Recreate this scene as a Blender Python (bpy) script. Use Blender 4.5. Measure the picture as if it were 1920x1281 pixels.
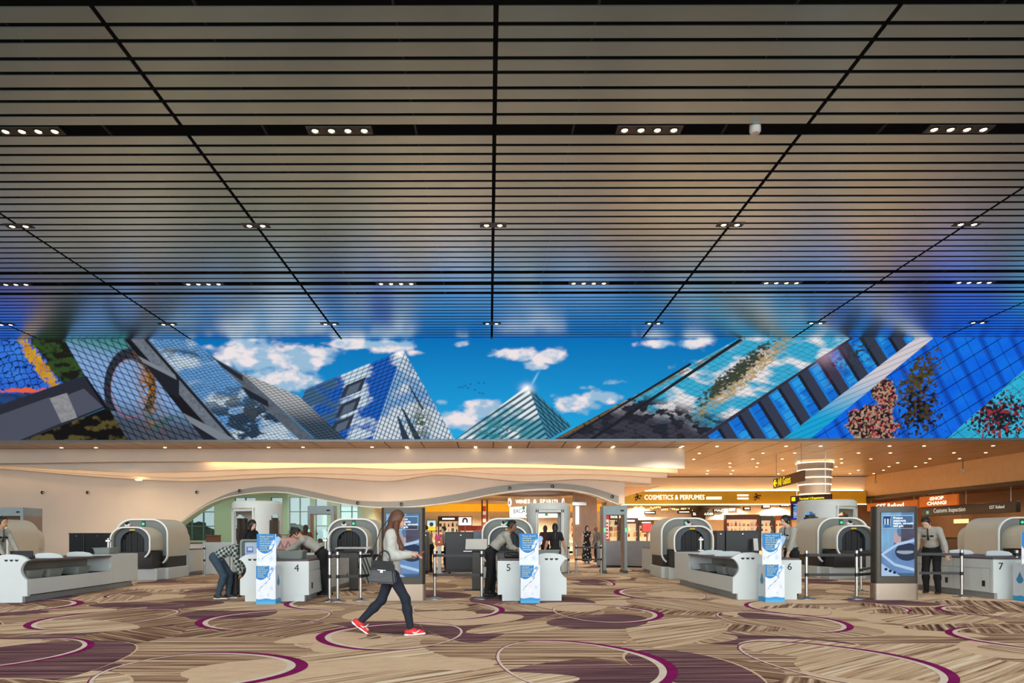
import bpy, bmesh, math, random
import numpy as np
from mathutils import Vector, Matrix

for _o in list(bpy.data.objects):
    bpy.data.objects.remove(_o)
SC = bpy.context.scene
COL = SC.collection
R = math.radians
RNG = random.Random(7)

# ------------------------------------------------------------------ camera
CX, CY, FPX, EYE = 917.0, 1005.0, 1280.0, 1.3          # principal point, focal length in px, eye height
cam_data = bpy.data.cameras.new('camera')
cam_data.sensor_width = 36.0
cam_data.sensor_fit = 'HORIZONTAL'
cam_data.lens = FPX / 1920.0 * 36.0
cam_data.shift_x = (960.0 - CX) / 1920.0
cam_data.shift_y = (CY - 640.5) / 1920.0
cam_data.clip_end = 500
camera = bpy.data.objects.new('camera', cam_data)
COL.objects.link(camera)
camera.location = (0, 0, EYE)
camera.rotation_euler = (R(90), R(0.12), 0)
SC.camera = camera

# ------------------------------------------------------------------ world, daylight, exposure
world = bpy.data.worlds.new('daylight')
SC.world = world
world.use_nodes = True
_bg = world.node_tree.nodes['Background']
_bg.inputs['Color'].default_value = (0.82, 0.90, 1.0, 1)
_bg.inputs['Strength'].default_value = 0.75
SC.view_settings.view_transform = 'Standard'
SC.view_settings.look = 'None'
SC.view_settings.exposure = 0.0
SC.view_settings.gamma = 1.0
SC.view_settings.use_curve_mapping = False


def area_light(name, loc, rot, sx, sy, power, color):
    l = bpy.data.lights.new(name, 'AREA')
    l.shape = 'RECTANGLE'
    l.size, l.size_y, l.energy, l.color = sx, sy, power, color
    o = bpy.data.objects.new(name, l)
    COL.objects.link(o)
    o.location, o.rotation_euler = loc, rot
    return o


# daylight of the glazed front of the terminal, behind the photographer
area_light('facade_daylight', (0, -14.5, 4.6), (R(-90), 0, R(180)), 56, 8.0, 9000, (0.93, 0.97, 1.0))


def spot(name, loc, power, color, size=130, blend=0.8, radius=0.06, rot=(0, 0, 0)):
    l = bpy.data.lights.new(name, 'SPOT')
    l.energy, l.color, l.spot_size, l.spot_blend, l.shadow_soft_size = power, color, R(size), blend, radius
    o = bpy.data.objects.new(name, l)
    COL.objects.link(o)
    o.location, o.rotation_euler = loc, rot
    return o


def at(px, py, d):
    """pixel of the 1920x1281 photograph at distance d in front of the camera -> world point"""
    return Vector(((px - CX) / FPX * d, d, EYE - (py - CY) / FPX * d))


def ground(px, py):
    d = EYE * FPX / (py - CY)
    return Vector(((px - CX) / FPX * d, d, 0.0))


# ------------------------------------------------------------------ colours and materials
def lin(c):
    return tuple((v / 255 / 12.92) if v / 255 <= 0.04045 else ((v / 255 + 0.055) / 1.055) ** 2.4 for v in c)


MATS = {}


def mat(name, rgb, rough=0.5, metal=0.0, emit=0.0, var=0.06, scale=3.0, bump=0.0, spec=0.5, emit_rgb=None, stretch=None):
    """principled material, colour modulated by procedural noise"""
    if name in MATS:
        return MATS[name]
    m = bpy.data.materials.new(name)
    m.use_nodes = True
    nt = m.node_tree
    b = nt.nodes['Principled BSDF']
    c = lin(rgb)
    tc = nt.nodes.new('ShaderNodeTexCoord')
    mp = nt.nodes.new('ShaderNodeMapping')
    if stretch:
        mp.inputs['Scale'].default_value = stretch
    nz = nt.nodes.new('ShaderNodeTexNoise')
    nz.inputs['Scale'].default_value = scale
    nz.inputs['Detail'].default_value = 3
    rp = nt.nodes.new('ShaderNodeValToRGB')
    rp.color_ramp.elements[0].position = 0.3
    rp.color_ramp.elements[1].position = 0.7
    rp.color_ramp.elements[0].color = tuple(v * (1 - var) for v in c) + (1,)
    rp.color_ramp.elements[1].color = tuple(min(1, v * (1 + var)) for v in c) + (1,)
    nt.links.new(tc.outputs['Object'], mp.inputs['Vector'])
    nt.links.new(mp.outputs['Vector'], nz.inputs['Vector'])
    nt.links.new(nz.outputs['Fac'], rp.inputs['Fac'])
    nt.links.new(rp.outputs['Color'], b.inputs['Base Color'])
    b.inputs['Roughness'].default_value = rough
    b.inputs['Metallic'].default_value = metal
    b.inputs['Specular IOR Level'].default_value = spec
    if bump:
        bp = nt.nodes.new('ShaderNodeBump')
        bp.inputs['Strength'].default_value = bump
        bp.inputs['Distance'].default_value = 0.02
        nt.links.new(nz.outputs['Fac'], bp.inputs['Height'])
        nt.links.new(bp.outputs['Normal'], b.inputs['Normal'])
    if emit:
        b.inputs['Emission Color'].default_value = lin(emit_rgb or rgb) + (1,)
        b.inputs['Emission Strength'].default_value = emit
    MATS[name] = m
    return m


def attr_mat(name, emit=0.0, rough=0.5):
    """material that shows the mesh's own printed colours (attribute 'print'); a screen when emit > 0"""
    if name in MATS:
        return MATS[name]
    m = bpy.data.materials.new(name)
    m.use_nodes = True
    nt = m.node_tree
    b = nt.nodes['Principled BSDF']
    a = nt.nodes.new('ShaderNodeAttribute')
    a.attribute_name = 'print'
    b.inputs['Roughness'].default_value = rough
    if emit:
        b.inputs['Base Color'].default_value = (0.006, 0.006, 0.007, 1)
        b.inputs['Specular IOR Level'].default_value = 0.0
        nt.links.new(a.outputs['Color'], b.inputs['Emission Color'])
        b.inputs['Emission Strength'].default_value = emit
    else:
        nt.links.new(a.outputs['Color'], b.inputs['Base Color'])
    MATS[name] = m
    return m


# ------------------------------------------------------------------ mesh helpers
def obj(name, data, material, parent=None, smooth=False, loc=None, rotz=0.0):
    """link a bmesh or mesh as one object"""
    if isinstance(data, bmesh.types.BMesh):
        me = bpy.data.meshes.new(name)
        data.to_mesh(me)
        data.free()
    else:
        me = data
    if material is not None and not me.materials:
        for mm in (material if isinstance(material, (list, tuple)) else [material]):
            me.materials.append(mm)
    if smooth:
        me.polygons.foreach_set('use_smooth', [True] * len(me.polygons))
        if smooth != 'all':
            me.set_sharp_from_angle(angle=R(40))
    o = bpy.data.objects.new(name, me)
    COL.objects.link(o)
    if parent is not None:
        o.parent = parent
    if loc is not None:
        o.location = loc
    if rotz:
        o.rotation_euler = (0, 0, rotz)
    return o


def tag(o, label, cat, group=None):
    o['label'] = label
    o['category'] = cat
    if group:
        o['group'] = group
    return o


def thing(name, label, cat, loc=(0, 0, 0), rotz=0.0, group=None):
    o = bpy.data.objects.new(name, None)
    COL.objects.link(o)
    o.location = loc
    o.rotation_euler = (0, 0, rotz)
    return tag(o, label, cat, group)


def struct(name, data, material, parent=None, label=None, smooth=False):
    o = obj(name, data, material, parent, smooth)
    if parent is None:
        o['kind'] = 'structure'
        if label:
            o['label'] = label
    return o


def copy_tree(o, parent=None):
    c = o.copy()
    COL.objects.link(c)
    c.parent = parent
    for ch in list(o.children):
        copy_tree(ch, c)
    return c


def box(lo, hi, bevel=0.0, bm=None, seg=2, mi=0):
    b = bm or bmesh.new()
    v = [b.verts.new((x, y, z)) for x in (lo[0], hi[0]) for y in (lo[1], hi[1]) for z in (lo[2], hi[2])]
    fs = [b.faces.new([v[i] for i in q]) for q in ((0, 1, 3, 2), (4, 6, 7, 5), (0, 4, 5, 1), (2, 3, 7, 6), (0, 2, 6, 4), (1, 5, 7, 3))]
    for f in fs:
        f.material_index = mi
    if bevel:
        es = list({e for f in fs for e in f.edges})
        bmesh.ops.bevel(b, geom=es, offset=bevel, segments=seg, affect='EDGES', profile=0.5)
    return b


def cyl(p0, p1, r0, r1=None, n=12, bm=None, caps=True, mi=0):
    b = bm or bmesh.new()
    r1 = r0 if r1 is None else r1
    p0, p1 = Vector(p0), Vector(p1)
    a = (p1 - p0).normalized()
    u = a.orthogonal().normalized()
    w = a.cross(u)
    rings = []
    for p, r in ((p0, r0), (p1, r1)):
        rings.append([b.verts.new(p + (u * math.cos(t) + w * math.sin(t)) * r) for t in (2 * math.pi * i / n for i in range(n))])
    for i in range(n):
        f = b.faces.new((rings[0][i], rings[0][(i + 1) % n], rings[1][(i + 1) % n], rings[1][i]))
        f.material_index = mi
    if caps:
        b.faces.new(list(reversed(rings[0]))).material_index = mi
        b.faces.new(rings[1]).material_index = mi
    return b


def tube(path, r, n=8, bm=None, closed=False):
    b = bm or bmesh.new()
    pts = [Vector(p) for p in path]
    N = len(pts)
    rings = []
    prev = None
    for i, p in enumerate(pts):
        if closed:
            t = (pts[(i + 1) % N] - pts[i - 1]).normalized()
        else:
            t = (pts[min(i + 1, N - 1)] - pts[max(i - 1, 0)]).normalized()
        u = t.orthogonal().normalized() if prev is None else (prev - t * prev.dot(t)).normalized()
        prev = u
        w = t.cross(u)
        rr = r[i] if isinstance(r, (list, tuple)) else r
        rings.append([b.verts.new(p + (u * math.cos(a) + w * math.sin(a)) * rr) for a in (2 * math.pi * k / n for k in range(n))])
    for i in range(N if closed else N - 1):
        A, B = rings[i], rings[(i + 1) % N]
        for k in range(n):
            b.faces.new((A[k], A[(k + 1) % n], B[(k + 1) % n], B[k]))
    if not closed:
        b.faces.new(list(reversed(rings[0])))
        b.faces.new(rings[-1])
    return b


def lathe(prof, n=24, bm=None, center=(0, 0, 0), a0=0.0, a1=2 * math.pi):
    b = bm or bmesh.new()
    full = abs(a1 - a0 - 2 * math.pi) < 1e-6
    m = n if full else n + 1
    cols = []
    for i in range(m):
        t = a0 + (a1 - a0) * i / n
        cols.append([b.verts.new((center[0] + r * math.cos(t), center[1] + r * math.sin(t), center[2] + z)) for r, z in prof])
    for i in range(n if full else n):
        A, B = cols[i], cols[(i + 1) % m]
        for k in range(len(prof) - 1):
            try:
                b.faces.new((A[k], B[k], B[k + 1], A[k + 1]))
            except ValueError:
                pass
    bmesh.ops.remove_doubles(b, verts=b.verts, dist=1e-5)
    return b


def prism(poly, a, b_, plane='xz', bm=None, bevel=0.0):
    """extrude a 2-D polygon; plane 'xz' extrudes along y, 'yz' along x, 'xy' along z"""
    b = bm or bmesh.new()

    def P(u, v, w):
        return (u, w, v) if plane == 'xz' else ((w, u, v) if plane == 'yz' else (u, v, w))
    A = [b.verts.new(P(u, v, a)) for u, v in poly]
    B = [b.verts.new(P(u, v, b_)) for u, v in poly]
    n = len(poly)
    fs = [b.faces.new(A), b.faces.new(list(reversed(B)))]
    for i in range(n):
        fs.append(b.faces.new((A[i], B[i], B[(i + 1) % n], A[(i + 1) % n])))
    bmesh.ops.recalc_face_normals(b, faces=fs)
    if bevel:
        es = [e for e in fs[0].edges] + [e for e in fs[1].edges]
        bmesh.ops.bevel(b, geom=es, offset=bevel, segments=2, affect='EDGES')
    return b


def strip_shell(prof, a, b_, th, bm=None):
    """open profile in xz thickened inwards by th and extruded along y from a to b_"""
    n = len(prof)
    out = []
    for i in range(n):
        p0, p1 = prof[max(i - 1, 0)], prof[min(i + 1, n - 1)]
        tx, tz = p1[0] - p0[0], p1[1] - p0[1]
        L = math.hypot(tx, tz)
        out.append((prof[i][0] + tz / L * th, prof[i][1] - tx / L * th))
    b = bm or bmesh.new()
    V = [[b.verts.new((x, y, z)) for x, z in pts] for y in (a, b_) for pts in (prof, out)]
    fo, fi, bo, bi = V
    fs = []
    for i in range(n - 1):
        fs += [b.faces.new((fo[i], fo[i + 1], fi[i + 1], fi[i])), b.faces.new((bo[i], bi[i], bi[i + 1], bo[i + 1])),
               b.faces.new((fo[i], bo[i], bo[i + 1], fo[i + 1])), b.faces.new((fi[i], fi[i + 1], bi[i + 1], bi[i]))]
    for i in (0, n - 1):
        fs.append(b.faces.new((fo[i], fi[i], bi[i], bo[i])))
    bmesh.ops.recalc_face_normals(b, faces=fs)
    return b


def text_mesh(s, size, depth=0.004, align='CENTER', width=None, space=1.0, line=1.0):
    """lettering as a mesh in its own xy plane"""
    cu = bpy.data.curves.new('lettering', 'FONT')
    cu.body = s
    cu.size = size
    cu.extrude = depth
    cu.align_x = align
    cu.align_y = 'CENTER'
    cu.space_character = space
    cu.space_line = line
    cu.resolution_u = 2
    o = bpy.data.objects.new('lettering', cu)
    COL.objects.link(o)
    me = bpy.data.meshes.new_from_object(o)
    bpy.data.objects.remove(o)
    bpy.data.curves.remove(cu)
    if width:
        co = np.empty(len(me.vertices) * 3)
        me.vertices.foreach_get('co', co)
        co = co.reshape(-1, 3)
        w = co[:, 0].max() - co[:, 0].min()
        co[:, 0] *= width / w
        me.vertices.foreach_set('co', co.ravel())
    me.materials.clear()
    return me


def text(s, size, material, parent, loc, rot=(90, 0, 0), name='lettering', **kw):
    o = obj(name, text_mesh(s, size, **kw), material, parent)
    o.location = loc
    o.rotation_euler = tuple(R(a) for a in rot)
    return o


def painted(name, w, h, nx, ny, func, material, parent=None, origin=(0, 0, 0), uaxis=(1, 0, 0), vaxis=(0, 0, 1)):
    """flat printed panel: func(U, V) with U, V in 0..1 (V from the top) gives linear rgb"""
    u = np.linspace(0, 1, nx)
    v = np.linspace(0, 1, ny)
    U, V = np.meshgrid(u, v)
    rgb = np.clip(func(U, V), 0, 1)
    o0, ua, va = np.array(origin, float), np.array(uaxis, float), np.array(vaxis, float)
    P = o0 + U[..., None] * w * ua + (1 - V)[..., None] * h * va
    return grid_mesh(name, P, rgb, material, parent)


def grid_mesh(name, P, rgb, material, parent=None):
    ny, nx = P.shape[:2]
    me = bpy.data.meshes.new(name)
    me.vertices.add(nx * ny)
    me.vertices.foreach_set('co', P.reshape(-1).astype(np.float32))
    i = np.arange(nx * ny).reshape(ny, nx)
    q = np.stack([i[1:, :-1], i[1:, 1:], i[:-1, 1:], i[:-1, :-1]], -1).reshape(-1, 4)
    me.loops.add(q.size)
    me.loops.foreach_set('vertex_index', q.ravel().astype(np.int32))
    me.polygons.add(len(q))
    me.polygons.foreach_set('loop_start', np.arange(0, q.size, 4, dtype=np.int32))
    me.update()
    at_ = me.attributes.new('print', 'FLOAT_COLOR', 'POINT')
    rgba = np.ones((nx * ny, 4), np.float32)
    rgba[:, :3] = rgb.reshape(-1, 3)
    at_.data.foreach_set('color', rgba.ravel())
    return obj(name, me, material, parent)


# numpy value noise for printed pictures
def vnoise(x, y, seed=0):
    xi, yi = np.floor(x).astype(np.int64), np.floor(y).astype(np.int64)
    fx, fy = x - xi, y - yi
    fx, fy = fx * fx * (3 - 2 * fx), fy * fy * (3 - 2 * fy)

    def hsh(a, b):
        n = (a * 374761393 + b * 668265263 + seed * 1442695041) & 0xFFFFFFFF
        n = ((n ^ (n >> 13)) * 1274126177) & 0xFFFFFFFF
        return ((n ^ (n >> 16)) & 0xFFFF) / 65535.0
    return (hsh(xi, yi) * (1 - fx) * (1 - fy) + hsh(xi + 1, yi) * fx * (1 - fy) + hsh(xi, yi + 1) * (1 - fx) * fy + hsh(xi + 1, yi + 1) * fx * fy)


def fbm(x, y, oct=4, seed=0):
    s, a, t = 0, 0.5, 0
    for i in range(oct):
        s = s + a * vnoise(x * 2 ** i, y * 2 ** i, seed + i * 17)
        t += a
        a *= 0.5
    return s / t


def L3(*c):
    return np.array(lin(c))


def sstep(a, b, x):
    t = np.clip((x - a) / (b - a), 0, 1)
    return t * t * (3 - 2 * t)
# ================================================================== the setting
CEIL, SOF, DSCR = 11.07, 6.1, 34.0
WARM = (1.0, 0.78, 0.52)
WHITE_WARM = (1.0, 0.88, 0.7)

M_white = mat('white_laminate', (210, 217, 214), 0.35, var=0.02)
M_cream = mat('cream_plaster', (218, 207, 192), 0.7, var=0.03, scale=0.6)
M_greyband = mat('grey_painted_trim', (138, 142, 138), 0.5, var=0.03)
M_steel = mat('brushed_steel', (190, 188, 182), 0.28, 1.0, var=0.06, scale=40)
M_black = mat('black_plastic', (22, 22, 23), 0.45, var=0.1)
M_dark = mat('dark_void', (7, 7, 7), 0.9, var=0.1)


# ------------------------------------------------------------------ carpet
def carpet_mat(name, ramp, angle, sx=1.0, sy=34.0, weave=0.25):
    m = bpy.data.materials.new(name)
    m.use_nodes = True
    nt = m.node_tree
    b = nt.nodes['Principled BSDF']
    b.inputs['Roughness'].default_value = 0.95
    b.inputs['Specular IOR Level'].default_value = 0.1
    tc = nt.nodes.new('ShaderNodeTexCoord')
    mp = nt.nodes.new('ShaderNodeMapping')
    mp.inputs['Rotation'].default_value = (0, 0, R(angle))
    mp.vector_type = 'TEXTURE'
    mp.inputs['Scale'].default_value = (1 / sx, 1 / sy, 1)
    nz = nt.nodes.new('ShaderNodeTexNoise')
    nz.inputs['Scale'].default_value = 0.42
    nz.inputs['Detail'].default_value = 4
    nz.inputs['Roughness'].default_value = 0.6
    rp = nt.nodes.new('ShaderNodeValToRGB')
    el = rp.color_ramp.elements
    while len(el) < len(ramp):
        el.new(0.5)
    for e, (p, c) in zip(el, ramp):
        e.position = .5 + (p - .5) * .74
        gy = sum(c) / 3
        e.color = lin(tuple(min(250, (v + .15 * (gy - v)) * 1.07) for v in c)) + (1,)
    fine = nt.nodes.new('ShaderNodeTexNoise')
    fine.inputs['Scale'].default_value = 55
    fine.inputs['Detail'].default_value = 2
    mx = nt.nodes.new('ShaderNodeMixRGB')
    mx.blend_type = 'OVERLAY'
    mx.inputs['Fac'].default_value = weave
    nt.links.new(tc.outputs['Object'], mp.inputs['Vector'])
    nt.links.new(mp.outputs['Vector'], nz.inputs['Vector'])
    nt.links.new(tc.outputs['Object'], fine.inputs['Vector'])
    nt.links.new(nz.outputs['Fac'], rp.inputs['Fac'])
    nt.links.new(rp.outputs['Color'], mx.inputs['Color1'])
    nt.links.new(fine.outputs['Fac'], mx.inputs['Color2'])
    nt.links.new(mx.outputs['Color'], b.inputs['Base Color'])
    bp = nt.nodes.new('ShaderNodeBump')
    bp.inputs['Strength'].default_value = 0.25
    bp.inputs['Distance'].default_value = 0.004
    nt.links.new(fine.outputs['Fac'], bp.inputs['Height'])
    nt.links.new(bp.outputs['Normal'], b.inputs['Normal'])
    MATS[name] = m
    return m


TAN, TAN2, BRN, DRK = (212, 178, 140), (190, 152, 114), (150, 112, 84), (86, 58, 50)
CARPET = [
    carpet_mat('carpet_brown_streaks', [(0.28, DRK), (0.40, (138, 102, 80)), (0.52, (182, 144, 112)), (0.66, (222, 194, 162))], 0),
    carpet_mat('carpet_tan', [(0.3, (212, 178, 144)), (0.7, (224, 192, 158))], 10, 8, 30),
    carpet_mat('carpet_light_streaks', [(0.3, (112, 80, 62)), (0.4, (182, 146, 114)), (0.55, (214, 182, 146)), (0.68, (234, 214, 186))], 38),
    carpet_mat('carpet_umber_streaks', [(0.3, (66, 44, 42)), (0.44, (128, 92, 72)), (0.56, (176, 138, 106)), (0.68, (224, 200, 172))], 62),
    carpet_mat('carpet_aubergine', [(0.3, (66, 40, 50)), (0.5, (112, 74, 82)), (0.64, (142, 102, 100)), (0.78, (196, 162, 146))], 2),
    carpet_mat('carpet_deep_brown', [(0.3, (92, 64, 54)), (0.46, (134, 98, 76)), (0.6, (174, 138, 108)), (0.74, (222, 196, 166))], -38),
    carpet_mat('carpet_grid_streaks', [(0.3, (130, 96, 72)), (0.5, (190, 154, 122)), (0.68, (226, 202, 172))], 110),
]
PURPLE = carpet_mat('carpet_magenta_ring', [(0.3, (128, 4, 84)), (0.7, (146, 14, 98))], 0, 8, 8)
IVORY = carpet_mat('carpet_ivory_ring', [(0.3, (214, 198, 178)), (0.7, (228, 214, 196))], 0, 8, 8)


def build_floor():
    bm = bmesh.new()
    q = [bm.verts.new(p) for p in ((-48, -15, 0), (48, -15, 0), (48, 68, 0), (-48, 68, 0))]
    bm.faces.new(q).material_index = 0
    levels = []                      # (cx, cy, r, level) of patches laid so far

    def level(cx, cy, r):
        l = 1
        for (x, y, rr, lv) in levels:
            if (x - cx) ** 2 + (y - cy) ** 2 < (rr + r) ** 2:
                l = max(l, lv + 1)
        levels.append((cx, cy, r, l))
        return l * 0.00025

    def egg(cx, cy, a, b, rot, skew, n=40):
        pts = []
        for i in range(n):
            t = 2 * math.pi * i / n
            x = a * math.cos(t)
            y = b * math.sin(t) * (1 + skew * math.cos(t))
            pts.append((cx + x * math.cos(rot) - y * math.sin(rot), cy + x * math.sin(rot) + y * math.cos(rot)))
        return pts

    def patch(pts, z, mi):
        bm.faces.new([bm.verts.new((x, y, z)) for x, y in pts]).material_index = mi

    rng = random.Random(11)
    cells = []
    y = 4.6
    while y < 36:
        st = 1.12
        x = -0.78 * y - 2.5
        while x < 0.84 * y + 2.5:
            cells.append((x + rng.uniform(-0.6, 0.6), y + rng.uniform(-0.6, 0.6)))
            x += st * 1.15
        y += st
    rng.shuffle(cells)
    for i, (x, y) in enumerate(cells):
        if i % 5 == 4 and y > 26:
            continue
        a = rng.uniform(0.75, 1.5)
        b = a * rng.uniform(0.42, 0.72)
        mi = rng.choice([1, 1, 1, 1, 2, 2, 3, 3, 4, 4, 5, 6, 1, 2, 0])
        if mi == 1:
            a, b = a * 0.75, b * 0.8
        e, z = egg(x, y, a, b, rng.uniform(0, math.pi), rng.uniform(-0.5, 0.5)), level(x, y, a + .04)
        patch(e, z, mi)
        if i % 3 == 0 and y < 22:
            c0 = (sum(p[0] for p in e) / len(e), sum(p[1] for p in e) / len(e))
            w_ = rng.uniform(.015, .04)
            for k in range(len(e)):
                q = [e[k], e[(k + 1) % len(e)]]
                o_ = [(p[0] + (p[0] - c0[0]) * w_ * (1 + math.sin(3 * (k + j) * 2 * math.pi / len(e)) * .8), p[1] + (p[1] - c0[1]) * w_ * (1 + math.sin(3 * (k + j) * 2 * math.pi / len(e)) * .8)) for j, p in enumerate(q)]
                patch([q[0], q[1], o_[1], o_[0]], z + .0001, 1)
    # rings: four points of the outline on the floor (left tip, right tip, near edge, far edge) and the thick end
    rings = [((-70, 1222), (192, 1210), 1256, 1195, 1), ((42, 1166), (325, 1152), 1180, 1141, -1), ((350, 1168), (614, 1156), 1181, 1142, -1),
             ((180, 1262), (584, 1246), 1300, 1222, 1), ((572, 1204), (866, 1191), 1219, 1167, -1), ((770, 1144), (945, 1140), 1162, 1127, 1),
             ((932, 1238), (1282, 1262), 1305, 1201, 1), ((1042, 1152), (1254, 1157), 1169, 1134, 1), ((1330, 1152), (1600, 1172), 1188, 1147, 1),
             ((1374, 1218), (1768, 1252), 1296, 1204, 1), ((1768, 1148), (1960, 1150), 1162, 1137, -1), ((1785, 1196), (2050, 1205), 1226, 1178, -1),
             ((1150, 1112), (1330, 1117), 1128, 1101, -1), ((540, 1128), (700, 1130), 1142, 1116, -1), ((-90, 1136), (110, 1140), 1152, 1122, 1),
             ((1065, 1090), (1140, 1090), 1100, 1080, 1), ((330, 1096), (410, 1096), 1104, 1088, 1), ((1560, 1136), (1690, 1140), 1150, 1125, 1),
             ((240, 1108), (350, 1106), 1120, 1097, -1), ((1400, 1140), (1560, 1146), 1156, 1128, -1)]
    for (lx, ly), (rx, ry), yn, yf, side in rings:
        A, B = ground(lx, ly), ground(rx, ry)
        c = (A + B) / 2
        n_, f_ = ground((lx + rx) / 2, yn), ground((lx + rx) / 2, yf)
        cy = (n_.y + f_.y) / 2
        a = (B.x - A.x) / 2
        b = (f_.y - n_.y) / 2
        rot = 0.12 * side
        z = level(c.x, cy, max(a, b))
        t = a * 0.11
        n = 56

        def ring(o_off, o_sh, i_off, i_sh, zz, mi):
            for k in range(n):
                quad = []
                for kk, off, sh in ((k, o_off, o_sh), (k + 1, o_off, o_sh), (k + 1, i_off, i_sh), (k, i_off, i_sh)):
                    th = 2 * math.pi * kk / n
                    x = (a - off) * math.cos(th) - side * sh
                    yy = (b - off) * math.sin(th) * (1 - 0.18 * side * math.cos(th))
                    quad.append((c.x + x * math.cos(rot) - yy * math.sin(rot), cy + x * math.sin(rot) + yy * math.cos(rot)))
                patch(quad, zz, mi)
        ring(0, 0, t * 0.62, t * 0.52, z, 7)
        ring(t * 0.62, t * 0.52, t * 1.15, t * 0.75, z + 0.0001, 8)
    o = obj('floor', bm, CARPET + [PURPLE, IVORY])
    o['kind'] = 'structure'
    o['label'] = 'patterned carpet of tan and brown ovals with magenta rings'
    return o


build_floor()

# ------------------------------------------------------------------ slatted ceiling
def slat_mat():
    # satin painted aluminium: dark grey paint under a glossy clear film
    m = bpy.data.materials.new('satin_slat')
    m.use_nodes = True
    nt = m.node_tree
    nt.nodes.remove(nt.nodes['Principled BSDF'])
    tc = nt.nodes.new('ShaderNodeTexCoord')
    nz = nt.nodes.new('ShaderNodeTexNoise')
    nz.inputs['Scale'].default_value = 0.5
    rp = nt.nodes.new('ShaderNodeValToRGB')
    rp.color_ramp.elements[0].color = lin((40, 56, 58)) + (1,)
    rp.color_ramp.elements[1].color = lin((48, 62, 64)) + (1,)
    df = nt.nodes.new('ShaderNodeBsdfDiffuse')
    gl = nt.nodes.new('ShaderNodeBsdfGlossy')
    gl.inputs['Color'].default_value = (0.66, 0.86, 1.0, 1)
    gl.inputs['Roughness'].default_value = 0.30
    fr = nt.nodes.new('ShaderNodeFresnel')
    fr.inputs['IOR'].default_value = 1.45
    ml = nt.nodes.new('ShaderNodeMath')
    ml.operation = 'MULTIPLY'
    ml.use_clamp = True
    ml.inputs[1].default_value = 6.0
    mx = nt.nodes.new('ShaderNodeMixShader')
    nt.links.new(tc.outputs['Object'], nz.inputs['Vector'])
    nt.links.new(nz.outputs['Fac'], rp.inputs['Fac'])
    nt.links.new(rp.outputs['Color'], df.inputs['Color'])
    nt.links.new(fr.outputs['Fac'], ml.inputs[0])
    nt.links.new(ml.outputs[0], mx.inputs['Fac'])
    nt.links.new(df.outputs[0], mx.inputs[1])
    nt.links.new(gl.outputs[0], mx.inputs[2])
    nt.links.new(mx.outputs[0], nt.nodes['Material Output'].inputs['Surface'])
    return m


M_slat = slat_mat()
BAY, X0 = 7.45, 0.15
bm = box((-48, -15, CEIL + 1.3), (48, 35, CEIL + 1.4))
for lo_, hi_ in (((-48, 34.5, SOF + .1), (48, 35, CEIL + 1.4)), ((-48, -15, CEIL), (48, -14.8, CEIL + 1.4)), ((-48, -15, CEIL), (-47.8, 35, CEIL + 1.4)), ((47.8, -15, CEIL), (48, 35, CEIL + 1.4))):
    box(lo_, hi_, bm=bm)
ceiling = struct('ceiling', bm, M_dark, label='high ceiling of grey metal slats with black gaps')
segs = [(-14.8, 12.0), (12.58, 16.2), (16.66, 25.15), (25.45, 26.2), (26.6, 27.3), (27.6, 33.9)]
rows = []
for a, b in segs:
    n = max(1, round((b - a) / 0.83))
    pitch = (b - a + 0.11) / n
    for i in range(n):
        y = a + i * pitch
        w1 = (pitch - 0.22) * 0.55
        rows.append((y, y + w1))
        rows.append((y + w1 + 0.11, y + pitch - 0.11))
SLATM = {}
bm_rest = bmesh.new()
for (ya, yb) in rows:
    for k in range(-6, 6):
        xa, xb = X0 + BAY * k + 0.05, X0 + BAY * (k + 1) - 0.05
        seen = ya > 12.2 and yb < 25.2 and xb > -0.73 * yb and xa < 0.80 * yb
        if not seen:
            box((xa, ya, CEIL), (xb, yb, CEIL + 0.016), bm=bm_rest)
            continue
        key = round(yb - ya, 4)
        if key not in SLATM:
            me = bpy.data.meshes.new('slat')
            b_ = box((0, 0, 0), (BAY - 0.10, yb - ya, 0.016))
            b_.to_mesh(me)
            b_.free()
            me.materials.append(M_slat)
            SLATM[key] = me
        s = obj('slat', SLATM[key], None, ceiling)
        s.location = (xa, ya, CEIL)
rest = obj('far_slats', bm_rest, M_slat, ceiling)
rest['kind'] = 'stuff'
# carriers that hang the slats and the ducts above them
bm = bmesh.new()
for k in range(-6, 7):
    for dx in (-1.9, 1.9):
        box((X0 + BAY * k + dx - 0.02, -14, CEIL + 0.03), (X0 + BAY * k + dx + 0.02, 33.8, CEIL + 0.09), bm=bm)
obj('carrier_rails', bm, mat('carrier_rail', (40, 38, 36), 0.6, 0.3), ceiling)

# spotlight banks in the wide gaps
M_bulb = mat('lit_bulb', (255, 236, 190), 0.3, emit=9.0, emit_rgb=(255, 226, 165))
M_housing = mat('lamp_housing', (26, 26, 28), 0.4, 0.2)
bulb_me = {}


def lamp_bank(n, x, y, pitch, label, grp, power):
    r = 0.082 if n == 4 else 0.085
    t = thing('spotlight_bank', label, 'ceiling light', (x, y, CEIL - 0.02), 0, grp)
    W = pitch * n / 2
    obj('housing', box((-W, -0.16, 0.005), (W, 0.16, 0.16), 0.01), M_housing, t)
    obj('stem', box((-.03, -.03, .16), (.03, .03, 1.31)), M_dark, t)
    for i in range(n):
        xx = (i - (n - 1) / 2) * pitch
        ringo = obj('lamp', lathe([(r + 0.035, 0.05), (r + 0.04, 0.0), (r + 0.01, -0.012), (r, 0.03)], 20), M_housing, t, smooth=True, loc=(xx, 0, 0))
        obj('bulb', lathe([(0.0, -0.018), (r * 0.6, -0.012), (r, 0.01)], 16), M_bulb, ringo, smooth=True)
    l = spot('spotlight_beam', (x, y, CEIL - 0.12), power, WHITE_WARM, 95, 0.9, 0.05)
    return t


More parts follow.
